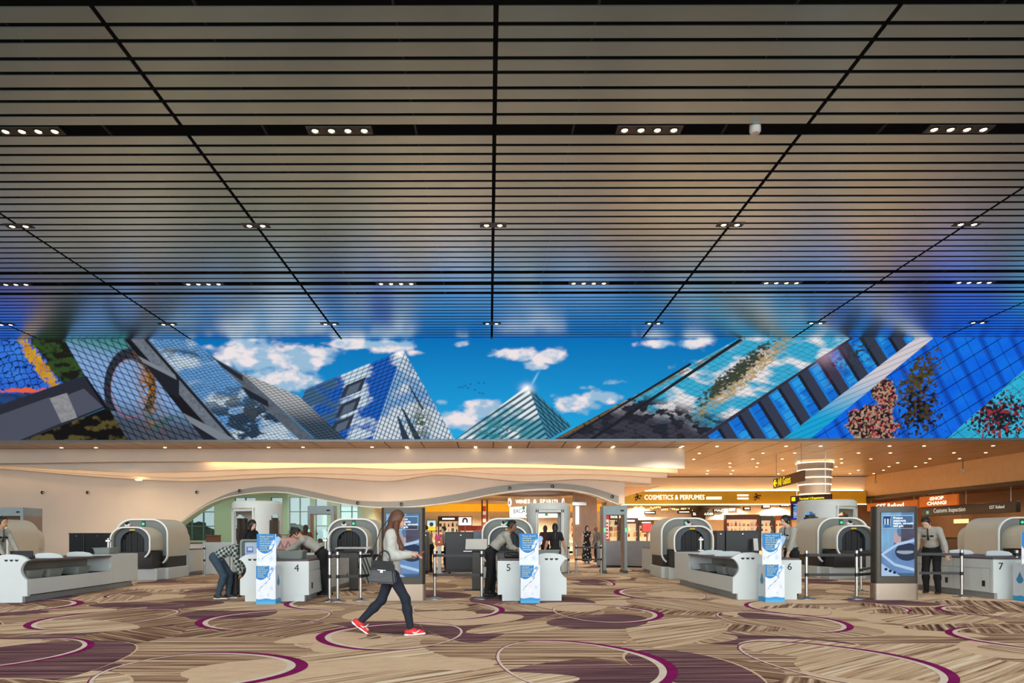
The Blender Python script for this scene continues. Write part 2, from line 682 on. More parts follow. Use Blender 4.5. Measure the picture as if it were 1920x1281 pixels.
for k in range(-2, 2):
    lamp_bank(4, X0 + BAY * (k + 0.5), 16.43, 0.395, 'black bank of four lit spotlights in the widest ceiling gap', 'four-lamp banks in the widest ceiling gap', 900)
for k in range(-2, 3):
    lamp_bank(2, X0 + BAY * k, 21.45, 0.42, 'twin spotlight on a ceiling seam, in the seam row nearer the widest gap', 'twin spotlights of the first seam row', 450)
for k in range(-3, 4):
    lamp_bank(4, X0 + BAY * (k + 0.5) - 0.0, 26.4, 0.39, 'bank of four small spotlights in the narrow middle ceiling gap', 'four-lamp banks in the middle ceiling gap', 700)
for k in range(-3, 4):
    lamp_bank(2, X0 + BAY * k, 31.4, 0.42, 'twin spotlight on a ceiling seam, in the seam row next to the big screen', 'twin spotlights of the seam row by the screen', 300)
for k in range(-3, 4):
    spot('spotlight_beam', (X0 + BAY * (k + 0.5), 6.0, CEIL - 0.12), 900, WHITE_WARM, 95, 0.9, 0.05)

t = tag(obj('ceiling_speaker', lathe([(0.0, -0.16), (0.1, -0.15), (0.13, -0.1), (0.13, 0.1), (0, 0.1)], 20), mat('pale_plastic', (190, 186, 178), 0.5), smooth=True,
            loc=((1416 - CX) / FPX * 16.4, 16.35, CEIL)), 'round pale ceiling speaker in the widest gap between slats', 'speaker')

def screen_picture(X, Y):
    """picture shown on the video wall; X, Y in the photograph's picture units, 636..824 from top to bottom"""
    H, W = X.shape
    img = np.zeros((H, W, 3))
    n1 = fbm(X / 40, Y / 22, 5, 3)
    n2 = fbm(X / 14, Y / 9, 4, 9)
    n3 = fbm(X / 5, Y / 4, 3, 21)

    def poly(pts, soft=0.8):
        m = np.ones((H, W))
        # convex polygon given clockwise or not: signed distances to every side
        P = np.array(pts, float)
        area = np.sum(P[:, 0] * np.roll(P[:, 1], -1) - np.roll(P[:, 0], -1) * P[:, 1])
        s = 1 if area > 0 else -1
        for i in range(len(P)):
            (x0, y0), (x1, y1) = P[i], P[(i + 1) % len(P)]
            L = math.hypot(x1 - x0, y1 - y0)
            d = s * ((x1 - x0) * (Y - y0) - (y1 - y0) * (X - x0)) / L
            m = np.minimum(m, np.clip(d / soft + 0.5, 0, 1))
        return m

    def put(m, c):
        nonlocal img
        c = np.asarray(c, float)
        img = img * (1 - m[..., None]) + c * m[..., None]

    def mixc(t, a, b):
        t = np.clip(t, 0, 1)[..., None]
        return np.asarray(a) * (1 - t) + np.asarray(b) * t

    def lines(dx, dy, pitch, w, jit=0.0, ph=0.0):
        """mask of lines running along (dx, dy), spaced pitch apart"""
        L = math.hypot(dx, dy)
        s = (X * (-dy) + Y * dx) / L / pitch + ph + jit * (n2 - 0.5)
        f = np.abs(s - np.round(s)) * pitch
        return np.clip((w - f) / 0.8 + 0.5, 0, 1)

    def gauss(cx, cy, rx, ry, rot=0.0):
        c, s = math.cos(rot), math.sin(rot)
        u = ((X - cx) * c + (Y - cy) * s) / rx
        v = (-(X - cx) * s + (Y - cy) * c) / ry
        return np.exp(-(u * u + v * v))

    # ---- sky and clouds
    t = (Y - 636) / 188
    img[:] = mixc(t, L3(0, 112, 184), L3(30, 160, 214))
    img = img * (0.92 + 0.16 * gauss(900, 800, 500, 160))[..., None]
    dens = 0
    for cx, cy, rx, ry, a in ((470, 666, 85, 32, 1.1), (560, 672, 70, 28, 1.05), (530, 712, 80, 26, 1.0), (610, 660, 40, 18, .7), (660, 645, 60, 12, .95), (735, 650, 60, 14, .9), (780, 662, 24, 7, .8),
                              (870, 646, 20, 8, .7), (975, 665, 48, 14, 1.0), (1030, 670, 42, 15, 1.05), (1005, 688, 28, 10, .95), (920, 668, 14, 4, .5), (860, 790, 50, 20, 1.0), (905, 768, 44, 20, .95), (830, 755, 18, 8, .7), (950, 775, 30, 18, .8),
                              (1080, 757, 56, 20, 1.0), (1130, 748, 50, 15, .85), (1150, 718, 46, 8, .45), (1095, 728, 24, 6, .4), (1235, 646, 48, 10, .9), (1300, 645, 50, 14, .85), (400, 655, 30, 16, .5), (1180, 768, 40, 10, .5), (1330, 690, 70, 20, .6)):
        dens = np.maximum(dens, a * gauss(cx, cy, rx, ry))
    cl = sstep(0.34, 0.72, dens + 0.75 * (fbm(X / 22, Y / 13, 5, 5) - 0.5))
    cc = mixc(sstep(0.35, 0.65, fbm(X / 26, (Y - 6) / 16, 4, 31)), L3(150, 186, 214), L3(236, 226, 228))
    img = img * (1 - cl[..., None]) + cc * cl[..., None]
    for i, (bx, by) in enumerate(((862, 727), (868, 727), (873, 724), (878, 728), (883, 721), (891, 732), (898, 719), (900, 737), (908, 719), (906, 739))):
        put(gauss(bx, by, 1.8, 1.1), L3(20, 60, 90))

    # ---- centre-left tower: two glass faces
    fl = poly([(757, 657), (575, 730), (565, 752), (650, 826), (699, 826)])
    base = mixc(sstep(0.42, 0.62, n1 + 0.12 * np.sin(X / 17)), L3(28, 92, 186), L3(196, 216, 232))
    base = base * (1 - 0.82 * lines(-182, 73, 6.5, 0.7)[..., None]) + 0.0
    base = base * (1 - 0.65 * lines(-58, 166, 9.0, 0.6)[..., None])
    put(fl, base)
    put(fl * poly([(575, 730), (640, 703), (640, 826), (565, 752)]) * sstep(0.4, 0.6, n1), L3(60, 96, 130) * (1 - 0.6 * lines(-182, 73, 6.5, 0.8)[..., None]))
    for (x, y) in ((664, 716), (655, 752), (642, 786)):
        put(fl * poly([(x - 14, y + 7), (x + 24, y - 9), (x + 14, y + 17), (x - 26, y + 33)]), L3(44, 54, 70))
        put(fl * poly([(x - 8, y + 10), (x + 14, y + 1), (x + 7, y + 18), (x - 16, y + 28)]), L3(84, 98, 116))
    fr = poly([(757, 657), (856, 830), (699, 826)])
    base = mixc(sstep(0.35, 0.6, n1 + (Y - 740) / 700), L3(118, 164, 214), L3(206, 220, 232))
    base = base * (1 - 0.85 * lines(-58, 166, 7.2, 0.85)[..., None]) * (1 - 0.8 * lines(60, 30, 8.0, 0.7)[..., None])
    put(fr, base)
    for p in ([(752, 762), (758, 768), (792, 826), (778, 826)], [(745, 778), (750, 784), (770, 826), (755, 826)], [(766, 722), (770, 724), (796, 768), (792, 770)]):
        put(fr * poly(p), L3(36, 56, 76))
    put(fr * gauss(790, 795, 12, 22) ** 0.5 * (n3 > 0.5), L3(70, 84, 60))
    put(gauss(750, 664, 7, 6), L3(255, 250, 245))

    # ---- centre pyramid
    pl = poly([(990, 724), (852, 826), (1028, 826)])
    base = mixc(sstep(0.4, 0.6, n1), L3(90, 160, 180), L3(220, 232, 236))
    base = base * (1 - 0.9 * lines(-138, 92, 9.5, 2.1)[..., None]) + L3(18, 58, 78) * 0.9 * lines(-138, 92, 9.5, 2.1)[..., None]
    put(pl, base)
    put(pl * sstep(0.5, 0.6, n2) * gauss(940, 810, 50, 20), L3(40, 120, 130))
    pr = poly([(990, 724), (1072, 800), (1028, 826)])
    base = np.broadcast_to(L3(60, 130, 160), img.shape) * (1 - 0.8 * lines(82, 76, 5.5, 1.2)[..., None]) * (1 - 0.7 * lines(38, 102, 9, 0.8)[..., None])
    put(pr, base)
    put(gauss(988, 730, 10, 8) * 0.9, L3(255, 255, 255))
    put(gauss(1003, 712, 2.0, 14, 0.5) * 0.6, L3(160, 220, 250))

    # ---- left glass slope with pale facets
    put(poly([(360, 634), (400, 672), (455, 700), (560, 750), (655, 830), (440, 830), (270, 634)]), L3(120, 126, 134))
    g = poly([(272, 634), (360, 634), (600, 830), (446, 830)])
    base = mixc(sstep(0.4, 0.7, n1 + 0.25 * sstep(350, 480, X - (Y - 636) * 0.6)), L3(96, 152, 208), L3(196, 214, 228))
    base = mixc(sstep(0.5, 0.58, fbm(X / 26, Y / 14, 5, 44)) * sstep(680, 790, Y + 0.25 * (X - 430)), base, L3(46, 66, 86))
    base = base * (1 - 0.6 * lines(170, 186, 6.0, 0.7, 0.6)[..., None]) * (1 - 0.55 * lines(60, -14, 5.0, 0.7, 0.9)[..., None])
    put(g, base)
    put(g * sstep(0.47, 0.53, n2) * gauss(350, 662, 60, 6, 0.15), L3(50, 74, 92))
    put(g * sstep(0.5, 0.58, n2) * gauss(470, 765, 36, 18, 0.7), L3(58, 66, 72))
    fac = poly([(452, 697), (560, 742), (660, 834), (600, 830)])
    base = mixc(sstep(740, 800, Y), L3(182, 184, 186), L3(60, 78, 96)) * (1 - 0.6 * lines(150, 130, 6, 0.8)[..., None]) * (1 - 0.55 * lines(60, -12, 5, 0.8)[..., None])
    put(fac, base)
    put(poly([(398, 668), (456, 700), (600, 832), (570, 832)]), L3(84, 92, 104) * (0.7 + 0.6 * n3[..., None]))
    put(poly([(404, 672), (456, 704), (458, 716), (420, 690)]), L3(34, 40, 50))
    put(poly([(452, 722), (504, 752), (506, 764), (470, 746)]), L3(30, 36, 46))
    # dark concrete beams
    put(poly([(228, 634), (276, 634), (450, 830), (380, 830)]), L3(22, 22, 28))
    put(poly([(246, 634), (278, 634), (450, 830), (418, 830)]), L3(104, 112, 124) * (0.6 + 0.7 * n3[..., None]))
    put(poly([(270, 634), (277, 634), (448, 830), (441, 830)], 1), L3(26, 30, 38))
    put(poly([(248, 664), (338, 708), (338, 748), (300, 722)]), L3(30, 32, 40))
    put(poly([(248, 660), (330, 702), (334, 712), (256, 672)]), L3(120, 128, 136))
    put(poly([(345, 774), (440, 822), (420, 830), (352, 788)]), L3(118, 126, 136))
    put(poly([(352, 792), (420, 832), (380, 832)]), L3(30, 32, 40))
    # lattice glass
    g = poly([(118, 634), (234, 634), (262, 668), (388, 830), (242, 830), (158, 700)])
    base = mixc(sstep(640, 690, Y + 0.2 * (240 - X)), L3(64, 132, 132), L3(128, 164, 212))
    base = mixc(sstep(740, 800, Y - 0.15 * (X - 260)), base, L3(70, 78, 94))
    put(g, base)
    dd = np.hypot((X - 246) / 40, (Y - 728) / 62)
    put(g * sstep(1.25, 1.18, dd) * sstep(0.86, 0.92, dd) * (Y < 770), L3(44, 50, 62))
    put(g * np.clip(1 - np.abs(dd - 0.87) / 0.022, 0, 1) * (X < 262), L3(200, 70, 80))
    put(g * gauss(276 + (Y - 700) * 0.14, 728, 14, 52) ** 0.6 * (n3 > 0.42), mixc(n2, L3(200, 130, 30), L3(40, 50, 40)))
    put(g * gauss(300, 790, 40, 20) * sstep(0.5, 0.55, n2), L3(58, 96, 92))
    put(g, img * (1 - 0.8 * lines(100, 190, 11, 0.9)[..., None] * 1.0))
    put(g, img * (1 - 0.8 * lines(120, 46, 10, 0.9)[..., None]))
    # far left: leafy glass and dark frames
    a1 = poly([(-400, 634), (122, 634), (162, 703), (0, 762), (-400, 900)])
    base = mixc(n1, L3(20, 70, 190), L3(60, 130, 226)) * (1 - 0.9 * lines(30, 90, 13, 0.9, 1.2)[..., None]) * (1 - 0.9 * lines(90, -18, 12, 0.9, 1.2)[..., None])
    put(a1, base)
    put(a1 * sstep(0.2, 0.3, (X - 42 - (Y - 636) * 0.75) / 60 + 0.4 * (n2 - 0.5)), mixc(sstep(.4, .6, n2), L3(26, 26, 20), L3(48, 72, 34)))
    put(a1 * sstep(0.36, 0.6, gauss(76, 682, 14, 80, -0.62) * (0.2 + 1.4 * fbm(X / 3, Y / 3, 2, 97))), mixc(n2, L3(214, 170, 30), L3(170, 96, 40)))
    put(a1 * sstep(0.35, 0.55, gauss(40, 731 + 6 * (n2 - .5), 60, 5) * (0.2 + 1.3 * n3)), L3(226, 96, 60))
    put(a1 * sstep(736, 741, Y + 4 * n2), mixc(n2, L3(20, 18, 22), L3(44, 80, 140)))
    put(poly([(-400, 900), (0, 760), (162, 703), (206, 762), (40, 830), (-400, 990)]), L3(40, 42, 54))
    put(poly([(-400, 920), (0, 778), (95, 742), (118, 792), (40, 824), (-400, 985)]), L3(74, 78, 92))
    put(poly([(124, 742), (160, 728), (196, 762), (150, 780)]), L3(76, 80, 94))
    put(poly([(96, 746), (128, 736), (148, 782), (118, 792)]), L3(140, 140, 144) * (0.7 + 0.5 * n3[..., None]))
    put(poly([(160, 703), (166, 706), (246, 830), (238, 830)], 1), L3(16, 18, 24))
    put(poly([(40, 828), (206, 763), (244, 830)]), mixc(sstep(.45, .65, n2), L3(16, 15, 13), L3(84, 74, 40)))

    # ---- right glass slope
    g = poly([(1028, 830), (1394, 632), (1600, 632), (1298, 830)])
    u = (X - 1028) * 0.53 + (Y - 826)                     # distance from the sky edge
    base = mixc(sstep(0.38, 0.6, fbm((X + Y) / 70, (Y - X * .3) / 26, 5, 12)), L3(56, 168, 206), L3(226, 224, 226))
    base = mixc(sstep(745, 800, Y + 34 * (n1 - .5) - (X - 1250) * 0.25), base, L3(58, 58, 70))
    base = mixc(sstep(0.46, 0.54, n2) * sstep(735, 765, Y - (X - 1230) * 0.3), base, L3(38, 40, 50))
    gold = .8 * sstep(0.42, 0.75, gauss(1395, 706, 22, 150, 0.88) * (0.25 + 1.3 * fbm(X / 3.2, Y / 2.6, 2, 91)))
    base = mixc(gold, base, L3(176, 142, 66))
    base = mixc(sstep(0.4, 0.62, gauss(1378, 702, 18, 120, 0.88) * (0.2 + 1.3 * fbm(X / 4.5, Y / 3, 3, 93))), base, L3(62, 70, 58))
    base = base * (1 - 0.42 * lines(366, -198, 9, 0.55, 0.6)[..., None]) * (1 - 0.4 * lines(40, 14, 8, 0.55, 0.8)[..., None])
    put(g, base)
    put(g * np.clip(1 - np.abs(u - 7) / 5, 0, 1) * (n3 > 0.4), L3(120, 96, 52))
    put(poly([(1048, 830), (1054, 830), (1296, 686), (1294, 682)]), L3(24, 30, 38))
    put(poly([(1096, 830), (1106, 830), (1392, 640), (1386, 637)]), L3(28, 32, 40))
    # bays of glass and slate fins
    g = poly([(1600, 632), (1734, 632), (1460, 830), (1298, 830)])
    L = 0.0
    s = ((X - 1600) * 0.835 - (Y - 636) * 0.55) / 26.0
    f = s - np.floor(s)
    sl = (X + Y * 1.45)
    q = ((X - 1590) * -0.83 + (Y - 636) * 0.56 + ((X - 1590) * 0.56 + (Y - 636) * 0.83) * 0.0) / 40.0
    ph = q - np.floor(q)
    bay = mixc(sstep(0.4, 0.6, n1), L3(16, 108, 206), L3(40, 150, 224))
    bay = bay * (1 - 0.6 * lines(60, -38, 14, 0.7)[..., None])
    slate = L3(52, 58, 78)
    dark = L3(26, 30, 44)
    # fins run steeply down to the right; their phase follows the direction of the eave
    e = ((X - 1590) * 0.64 * 1.0 + (Y - 636) * -0.40 * 1.0) / 34.0
    ph = e - np.floor(e)
    col = np.where((ph < 0.36)[..., None], bay, np.where((ph < 0.5)[..., None], dark, np.where((ph < 0.9)[..., None], slate, L3(20, 120, 210))))
    put(g, col)
    put(g * poly([(1590, 632), (1604, 634), (1310, 830), (1290, 830)]), L3(50, 46, 60))
    put(g * gauss(1545, 668, 24, 18) * 0.6, L3(190, 150, 170))
    put(g * gauss(1610, 665, 22, 40, 0.5) * (n3 > 0.56), L3(40, 50, 50))
    put(g * gauss(1565, 690, 12, 26, 0.4) * (n3 > 0.52), L3(90, 40, 60))
    # pale eave band
    g = poly([(1722, 632), (1756, 632), (1512, 830), (1460, 830)])
    base = mixc(sstep(690, 790, Y), L3(206, 200, 206), L3(20, 160, 210)) * (1 - 0.5 * lines(60, -26, 9, 0.6)[..., None])
    put(g, base)
    # blue curtain wall
    g = poly([(1754, 632), (2400, 632), (2400, 830), (1512, 830)])
    base = mixc(n1 * 0.9, L3(4, 84, 216), L3(18, 120, 232))
    st = lines(96, 190, 52, 6)
    base = mixc(st * 0.6, base, L3(12, 62, 168))
    base = base * (1 - 0.85 * lines(80, -50, 26, 0.8)[..., None]) * (1 - 0.7 * lines(96, 190, 26, 0.6)[..., None])
    put(g, base)
    tr = g * sstep(0.52, 0.62, gauss(1722, 712, 36, 74, 0.55) * .8 + 1.3 * (fbm(X / 4, Y / 4, 3, 61) - .5))
    put(tr, mixc(n3, L3(14, 16, 22), L3(96, 84, 40)))
    tr = g * sstep(0.46, 0.6, gauss(1720, 775, 40, 46, 0.2) * .9 + 1.5 * (fbm(X / 4, Y / 4, 3, 67) - .5))
    put(tr, mixc(sstep(.35, .7, n3), L3(14, 16, 24), L3(70, 58, 40)))
    body = g * np.maximum(sstep(0.40, 0.5, gauss(1636, 800, 52, 44, 0.3) + 0.5 * (n2 - .5)), sstep(0.40, 0.5, gauss(1655, 738, 26, 40, -0.45) + 0.5 * (n2 - .5)))
    put(body, mixc(sstep(.42, .66, fbm(X / 3, Y / 3, 2, 95)), L3(34, 22, 30), L3(176, 148, 122)))
    put(body * np.clip(1 - np.abs(fbm(X / 11, Y / 11, 3, 71) - 0.5) / 0.045, 0, 1), L3(200, 24, 60))
    put(body * np.clip(1 - np.abs(fbm(X / 9, Y / 9, 3, 77) - 0.5) / 0.03, 0, 1), L3(16, 14, 18))
    # last cyan face
    g = poly([(1768, 830), (1925, 690), (2400, 430), (2400, 830)])
    base = mixc(n1, L3(24, 150, 196), L3(60, 190, 220)) * (1 - 0.6 * lines(120, -80, 22, 0.7)[..., None]) * (1 - 0.6 * lines(70, 60, 22, 0.7)[..., None])
    put(g, base)
    tr = g * sstep(0.5, 0.62, gauss(1870, 785, 60, 44) + 1.7 * (fbm(X / 3.5, Y / 3.5, 3, 81) - .5))
    put(tr, mixc(sstep(.5, .7, n3), L3(16, 30, 36), L3(150, 50, 60)))
    return img


def build_screen():
    step = 1.25
    xs = np.arange(-320, 2240, step)
    ys = np.linspace(637, 824, 152)
    PX, PY = np.meshgrid(xs, ys)
    rgb = np.clip(screen_picture(PX, PY), 0.0, 1)
    P = np.stack([(PX - CX) / FPX * DSCR, np.full_like(PX, DSCR - 0.10), EYE - (PY - CY) / FPX * DSCR], -1)
    t = thing('video_wall', 'long LED video wall showing glass buildings under a blue cloudy sky', 'screen', (0, 0, 0))
    xa, xb = P[..., 0].min(), P[..., 0].max()
    za, zb = P[..., 2].min(), P[..., 2].max()
    obj('cabinet', box((xa - .1, DSCR - 0.095, za - 0.03), (xb + .1, DSCR + 0.4, zb + .02)), M_black, t)
    obj('bottom_trim', box((xa - .1, DSCR - 0.14, za - 0.12), (xb + .1, DSCR + 0.0, za - 0.01)), mat('trim_grey', (120, 122, 120), 0.4, 0.5), t)
    obj('top_trim', box((xa - .1, DSCR - 0.14, zb + 0.01), (xb + .1, DSCR + 0.0, zb + 0.1)), mat('trim_grey', (120, 122, 120), 0.4, 0.5), t)
    grid_mesh('display', P, rgb, attr_mat('led_display', 1.0), t)


build_screen()
# ================================================================== low soffit, curved wall, shops behind
M_tile = mat('soffit_tile', (152, 126, 94), 0.32, 0.25, var=0.05, scale=1.5, stretch=(0.3, 4, 1))
M_lit = mat('lit_downlight', (255, 240, 205), 0.3, emit=8.0, emit_rgb=(255, 226, 170))
M_cove = mat('cove_light', (255, 226, 176), 0.5, emit=4.0, emit_rgb=(255, 206, 140))

soffit = struct('ceiling_soffit', box((-34, DSCR + 0.05, SOF + 0.06), (33, 62, SOF + 0.12)), mat('soffit_joint', (44, 36, 28), 0.8),
                label='low soffit of warm brown metal tiles under the video wall')
TW = 1.86
me_t = bpy.data.meshes.new('tile')
_b = box((0.025, 0.03, 0), (TW - 0.025, 0.955, 0.05), 0.006, seg=1)
_b.to_mesh(me_t)
_b.free()
me_t.materials.append(M_tile)
bm_rest = bmesh.new()
for j in range(22):
    y = DSCR + 0.06 + j * 0.98
    for i in range(-18, 18):
        x = 0.23 + i * TW
        if x > 32:
            continue
        if j < 6 and -0.74 * y < x + TW and x < 0.8 * y and not (x < 10 and y > 38.6):
            o = obj('tile', me_t, None, soffit)
            o.location = (x, y, SOF)
        elif not (x < 9 and y > 41):
            box((x + 0.012, y + 0.02, SOF), (x + TW - 0.012, y + 0.96, SOF + 0.05), bm=bm_rest)
o = obj('far_tiles', bm_rest, M_tile, soffit)
o['kind'] = 'stuff'

dl_me = bpy.data.meshes.new('downlight')
_b = lathe([(0.0, -0.012), (0.075, -0.012), (0.085, -0.004)], 14)
_b.to_mesh(dl_me)
_b.free()
dl_me.materials.append(M_lit)
nb = 0
for j, (yd, dx) in enumerate(((36.8, 0.0), (39.9, 0.0), (43.0, .6), (45.4, 0.0), (47.9, .9), (50.6, 0.2), (53.3, 1.0))):
    for i in range(-7, 8):
        for k in (0, 1):
            x = -0.72 + i * 5.58 + k * 1.86 + dx
            if x > 30.5 or x < -0.73 * yd or (x < 10.5 and yd > 38.5 and not (yd < 40.5 and -5.5 < x)) or (x > 10.5 and x > .8 * yd):
                continue
            yy = 37.2 if (x < 10.5 and yd > 38.5) else yd
            o = obj('downlight', dl_me, None, None)
            o.location = (x, yy, SOF - 0.002)
            tag(o, 'small round lit downlight recessed in the brown tiled soffit', 'downlight', 'downlights in the low soffit')
            nb += 1
for x, y, p in ((-20, 35.2, 900), (-12.5, 35.2, 1100), (-5, 35.2, 1100), (2.5, 35.2, 1100), (9.5, 35.4, 1100), (17, 37.5, 900), (25, 37.5, 500), (14, 44, 1400), (21, 41, 900), (27, 45, 700), (16, 50.5, 3200), (24, 50.5, 3200), (12.5, 49, 1200)):
    spot('soffit_beam', (x, y, SOF - 0.05), p, (1.0, .88, .72) if y < 35.5 and x > -10 else WARM, 150, 0.6, 0.08)

# ------------------------------------------------------------------ the waving wall
def interp(tab, x):
    xs = sorted(tab)
    return float(np.interp(x, xs, [tab[k] for k in xs]))


def smooth_tab(tab, x):
    """smooth interpolation through a table of points"""
    xs = np.array(sorted(tab), float)
    ys = np.array([tab[k] for k in sorted(tab)])
    m = np.gradient(ys, xs)
    i = int(np.clip(np.searchsorted(xs, x) - 1, 0, len(xs) - 2))
    h = xs[i + 1] - xs[i]
    t = np.clip((x - xs[i]) / h, 0, 1)
    return float((2 * t**3 - 3 * t**2 + 1) * ys[i] + (t**3 - 2 * t**2 + t) * h * m[i] + (-2 * t**3 + 3 * t**2) * ys[i + 1] + (t**3 - t**2) * h * m[i + 1])


RIM_T = {330: 985, 365: 958, 400: 937, 430: 924, 460: 916, 500: 911.5, 540: 913, 580: 920, 620: 929, 660: 937, 700: 940, 740: 940, 800: 935, 860: 926, 920: 914, 980: 907.5, 1040: 907, 1100: 913, 1160: 931}
RIM_B = {330: 986, 365: 960, 400: 940, 430: 930, 460: 925, 500: 921.5, 540: 923, 580: 931, 620: 939, 660: 946, 700: 950, 740: 951, 800: 947, 860: 939, 920: 927, 980: 919, 1040: 917, 1100: 924, 1160: 946}
DW = 40.0
pxs = list(range(330, 1161, 10))


def ribbon(xs, zlo, zhi, ya, yb, bm=None):
    """closed solid between two curves over x"""
    b = bm or bmesh.new()
    V = {}
    for key, zz, y in (('fl', zlo, ya), ('fh', zhi, ya), ('bl', zlo, yb), ('bh', zhi, yb)):
        V[key] = [b.verts.new((x, y, z)) for x, z in zip(xs, zz)]
    n = len(xs)
    fs = []
    for i in range(n - 1):
        for a, c in (('fl', 'fh'), ('bh', 'bl'), ('bl', 'fl'), ('fh', 'bh')):
            fs.append(b.faces.new((V[a][i], V[a][i + 1], V[c][i + 1], V[c][i])))
    for i in (0, n - 1):
        fs.append(b.faces.new((V['fl'][i], V['fh'][i], V['bh'][i], V['bl'][i])))
    bmesh.ops.recalc_face_normals(b, faces=fs)
    return b


X = [at(p, 0, DW).x for p in pxs]
zt = [at(p, smooth_tab(RIM_T, p), DW).z for p in pxs]
zb_ = [at(p, smooth_tab(RIM_B, p), DW).z for p in pxs]
bm = ribbon(X, zt, [SOF] * len(X), DW, DW + 0.5)
ribbon([-33, X[0]], [0, 0], [SOF, SOF], DW, DW + 0.5, bm)
wall_back = struct('wall_back', bm, M_cream, label='cream curved back wall with a wavy opening', smooth=True)
obj('rim_band', ribbon(X, zb_, zt, DW - 0.06, DW + 0.9), M_greyband, wall_back, smooth=True)
obj('rim_edge', ribbon(X, [z - 0.05 for z in zb_], zb_, DW - 0.1, DW + 0.9), M_white, wall_back, smooth=True)
obj('end_return', ribbon([X[-1] - 0.02, X[-1] + 0.35], [zb_[-1]] * 2, [SOF] * 2, DW - 0.02, DW + 4.0), M_cream, wall_back)
LAY = [({-330: 868, 0: 867, 300: 864, 640: 868, 900: 868, 1285: 880}, 37.4, 1284),
       ({-330: 872, 0: 872, 150: 880, 300: 884, 470: 879, 640: 876, 760: 880, 900: 877, 1100: 880, 1272: 888}, 38.1, 1271),
       ({-330: 872, 0: 874, 150: 886, 270: 893, 350: 895, 470: 889, 640: 888, 760: 891, 830: 884, 950: 890, 1100: 890, 1252: 897}, 38.8, 1251),
       ({-330: 876, 0: 877, 150: 890, 270: 898, 350: 901, 460: 897, 560: 893, 640: 897, 740: 901, 810: 890, 900: 896, 980: 903, 1100: 899, 1222: 908}, 39.4, 1221)]
for tab, d, xe in LAY:
    px = list(np.linspace(-330, xe, 90))
    xs = [at(p, 0, d).x for p in px]
    zl = [at(p, smooth_tab(tab, p), d).z for p in px]
    obj('wave_layer', ribbon(xs, zl, [SOF] * len(xs), d, d + .16 if d < 39.2 else DW + .45), M_cream, wall_back, smooth=True)
for (tab, d, xe), em in zip(LAY[:3], (30.0, 7.0, 5.0)):
    px = list(np.linspace(-330 if em < 30 else 380, xe - 12, 90))
    bm = tube([(at(p, 0, d).x, d + .33, at(p, smooth_tab(tab, p), d).z + .16) for p in px], 0.025, 6)
    obj('cove_strip', bm, mat('cove_strip_%d' % em, (255, 232, 190), .5, emit=em, emit_rgb=(255, 206, 146)), wall_back)
for p, y in ((79, 922), (164, 922), (369, 922), (450, 919.5), (671, 943), (753, 945), (956, 915.5), (1036, 912.5), (1148, 932)):
    c = at(p, y, DW - 0.1)
    o = tag(obj('dome_camera', lathe([(0.0, -0.07), (0.05, -0.06), (0.09, -0.01), (0.095, 0.03)], 14), mat('dome_glass', (40, 22, 14), 0.15)), 'tiny dark dome camera set into the curved wall', 'camera', 'dome cameras along the wavy wall')
    o.location = (c.x, DW - 0.06 if p < 440 else DW - 0.12, c.z)
    o.rotation_euler = (R(90), 0, 0)
spot('wall_washer', (at(288, 0, 39.4).x, 39.0, 4.35), 60, (1.0, 0.9, 0.72), 60, 0.7, 0.05)
o = tag(obj('wall_light', lathe([(0.0, -0.03), (0.16, -0.03), (0.2, 0.0)], 16), M_lit, smooth=True, loc=(at(262, 0, 39.2).x, 39.1, at(262, 898, 39.2).z - 0.02)), 'bright wall washer lamp under the wave of the cream wall', 'downlight')

# ------------------------------------------------------------------ green glazing and the windows behind it
def glass_mat(name, tint, refl, rough=0.03):
    m = bpy.data.materials.new(name)
    m.use_nodes = True
    nt = m.node_tree
    nt.nodes.remove(nt.nodes['Principled BSDF'])
    tr = nt.nodes.new('ShaderNodeBsdfTransparent')
    tr.inputs['Color'].default_value = tint + (1,)
    gl = nt.nodes.new('ShaderNodeBsdfGlossy')
    gl.inputs['Roughness'].default_value = rough
    fr = nt.nodes.new('ShaderNodeFresnel')
    fr.inputs['IOR'].default_value = 1.25
    mul = nt.nodes.new('ShaderNodeMath')
    mul.operation = 'MULTIPLY_ADD'
    mul.inputs[1].default_value = 1.0
    mul.inputs[2].default_value = refl
    mx = nt.nodes.new('ShaderNodeMixShader')
    nt.links.new(fr.outputs['Fac'], mul.inputs[0])
    nt.links.new(mul.outputs[0], mx.inputs['Fac'])
    nt.links.new(tr.outputs[0], mx.inputs[1])
    nt.links.new(gl.outputs[0], mx.inputs[2])
    nt.links.new(mx.outputs[0], nt.nodes['Material Output'].inputs['Surface'])
    return m


M_gglass = glass_mat('green_glass', (0.88, 0.97, 0.89), 0.0)
gw = thing('glass_partition', 'pale green glass partition under the wave of the cream wall', 'partition', (0, 0, 0))
joints = [331, 395, 470, 545, 620, 702]
for a, b in zip(joints[:-1], joints[1:]):
    px = list(np.linspace(a + 0.4, b - 0.4, 10))
    xs = [at(p, 0, DW + 0.2).x for p in px]
    obj('pane', ribbon(xs, [0.02] * 10, [at(p, smooth_tab(RIM_B, p), DW + .2).z - 0.02 for p in px], DW + 0.22, DW + 0.245), M_gglass, gw)
M_sage = mat('sage_wall', (172, 182, 164), 0.7, var=0.05, scale=0.5)
M_mull = mat('window_mullion', (90, 104, 108), 0.5)
D2 = 50.0
wins = [(338, 402), (508, 530), (542, 582), (592, 614), (638, 702), (440, 480)]
holes = sorted((at(a, 0, D2).x, at(b, 0, D2).x) for a, b in wins)
ZB, ZT = 1.0, at(0, 932, D2).z
bm = bmesh.new()
x = -34.0
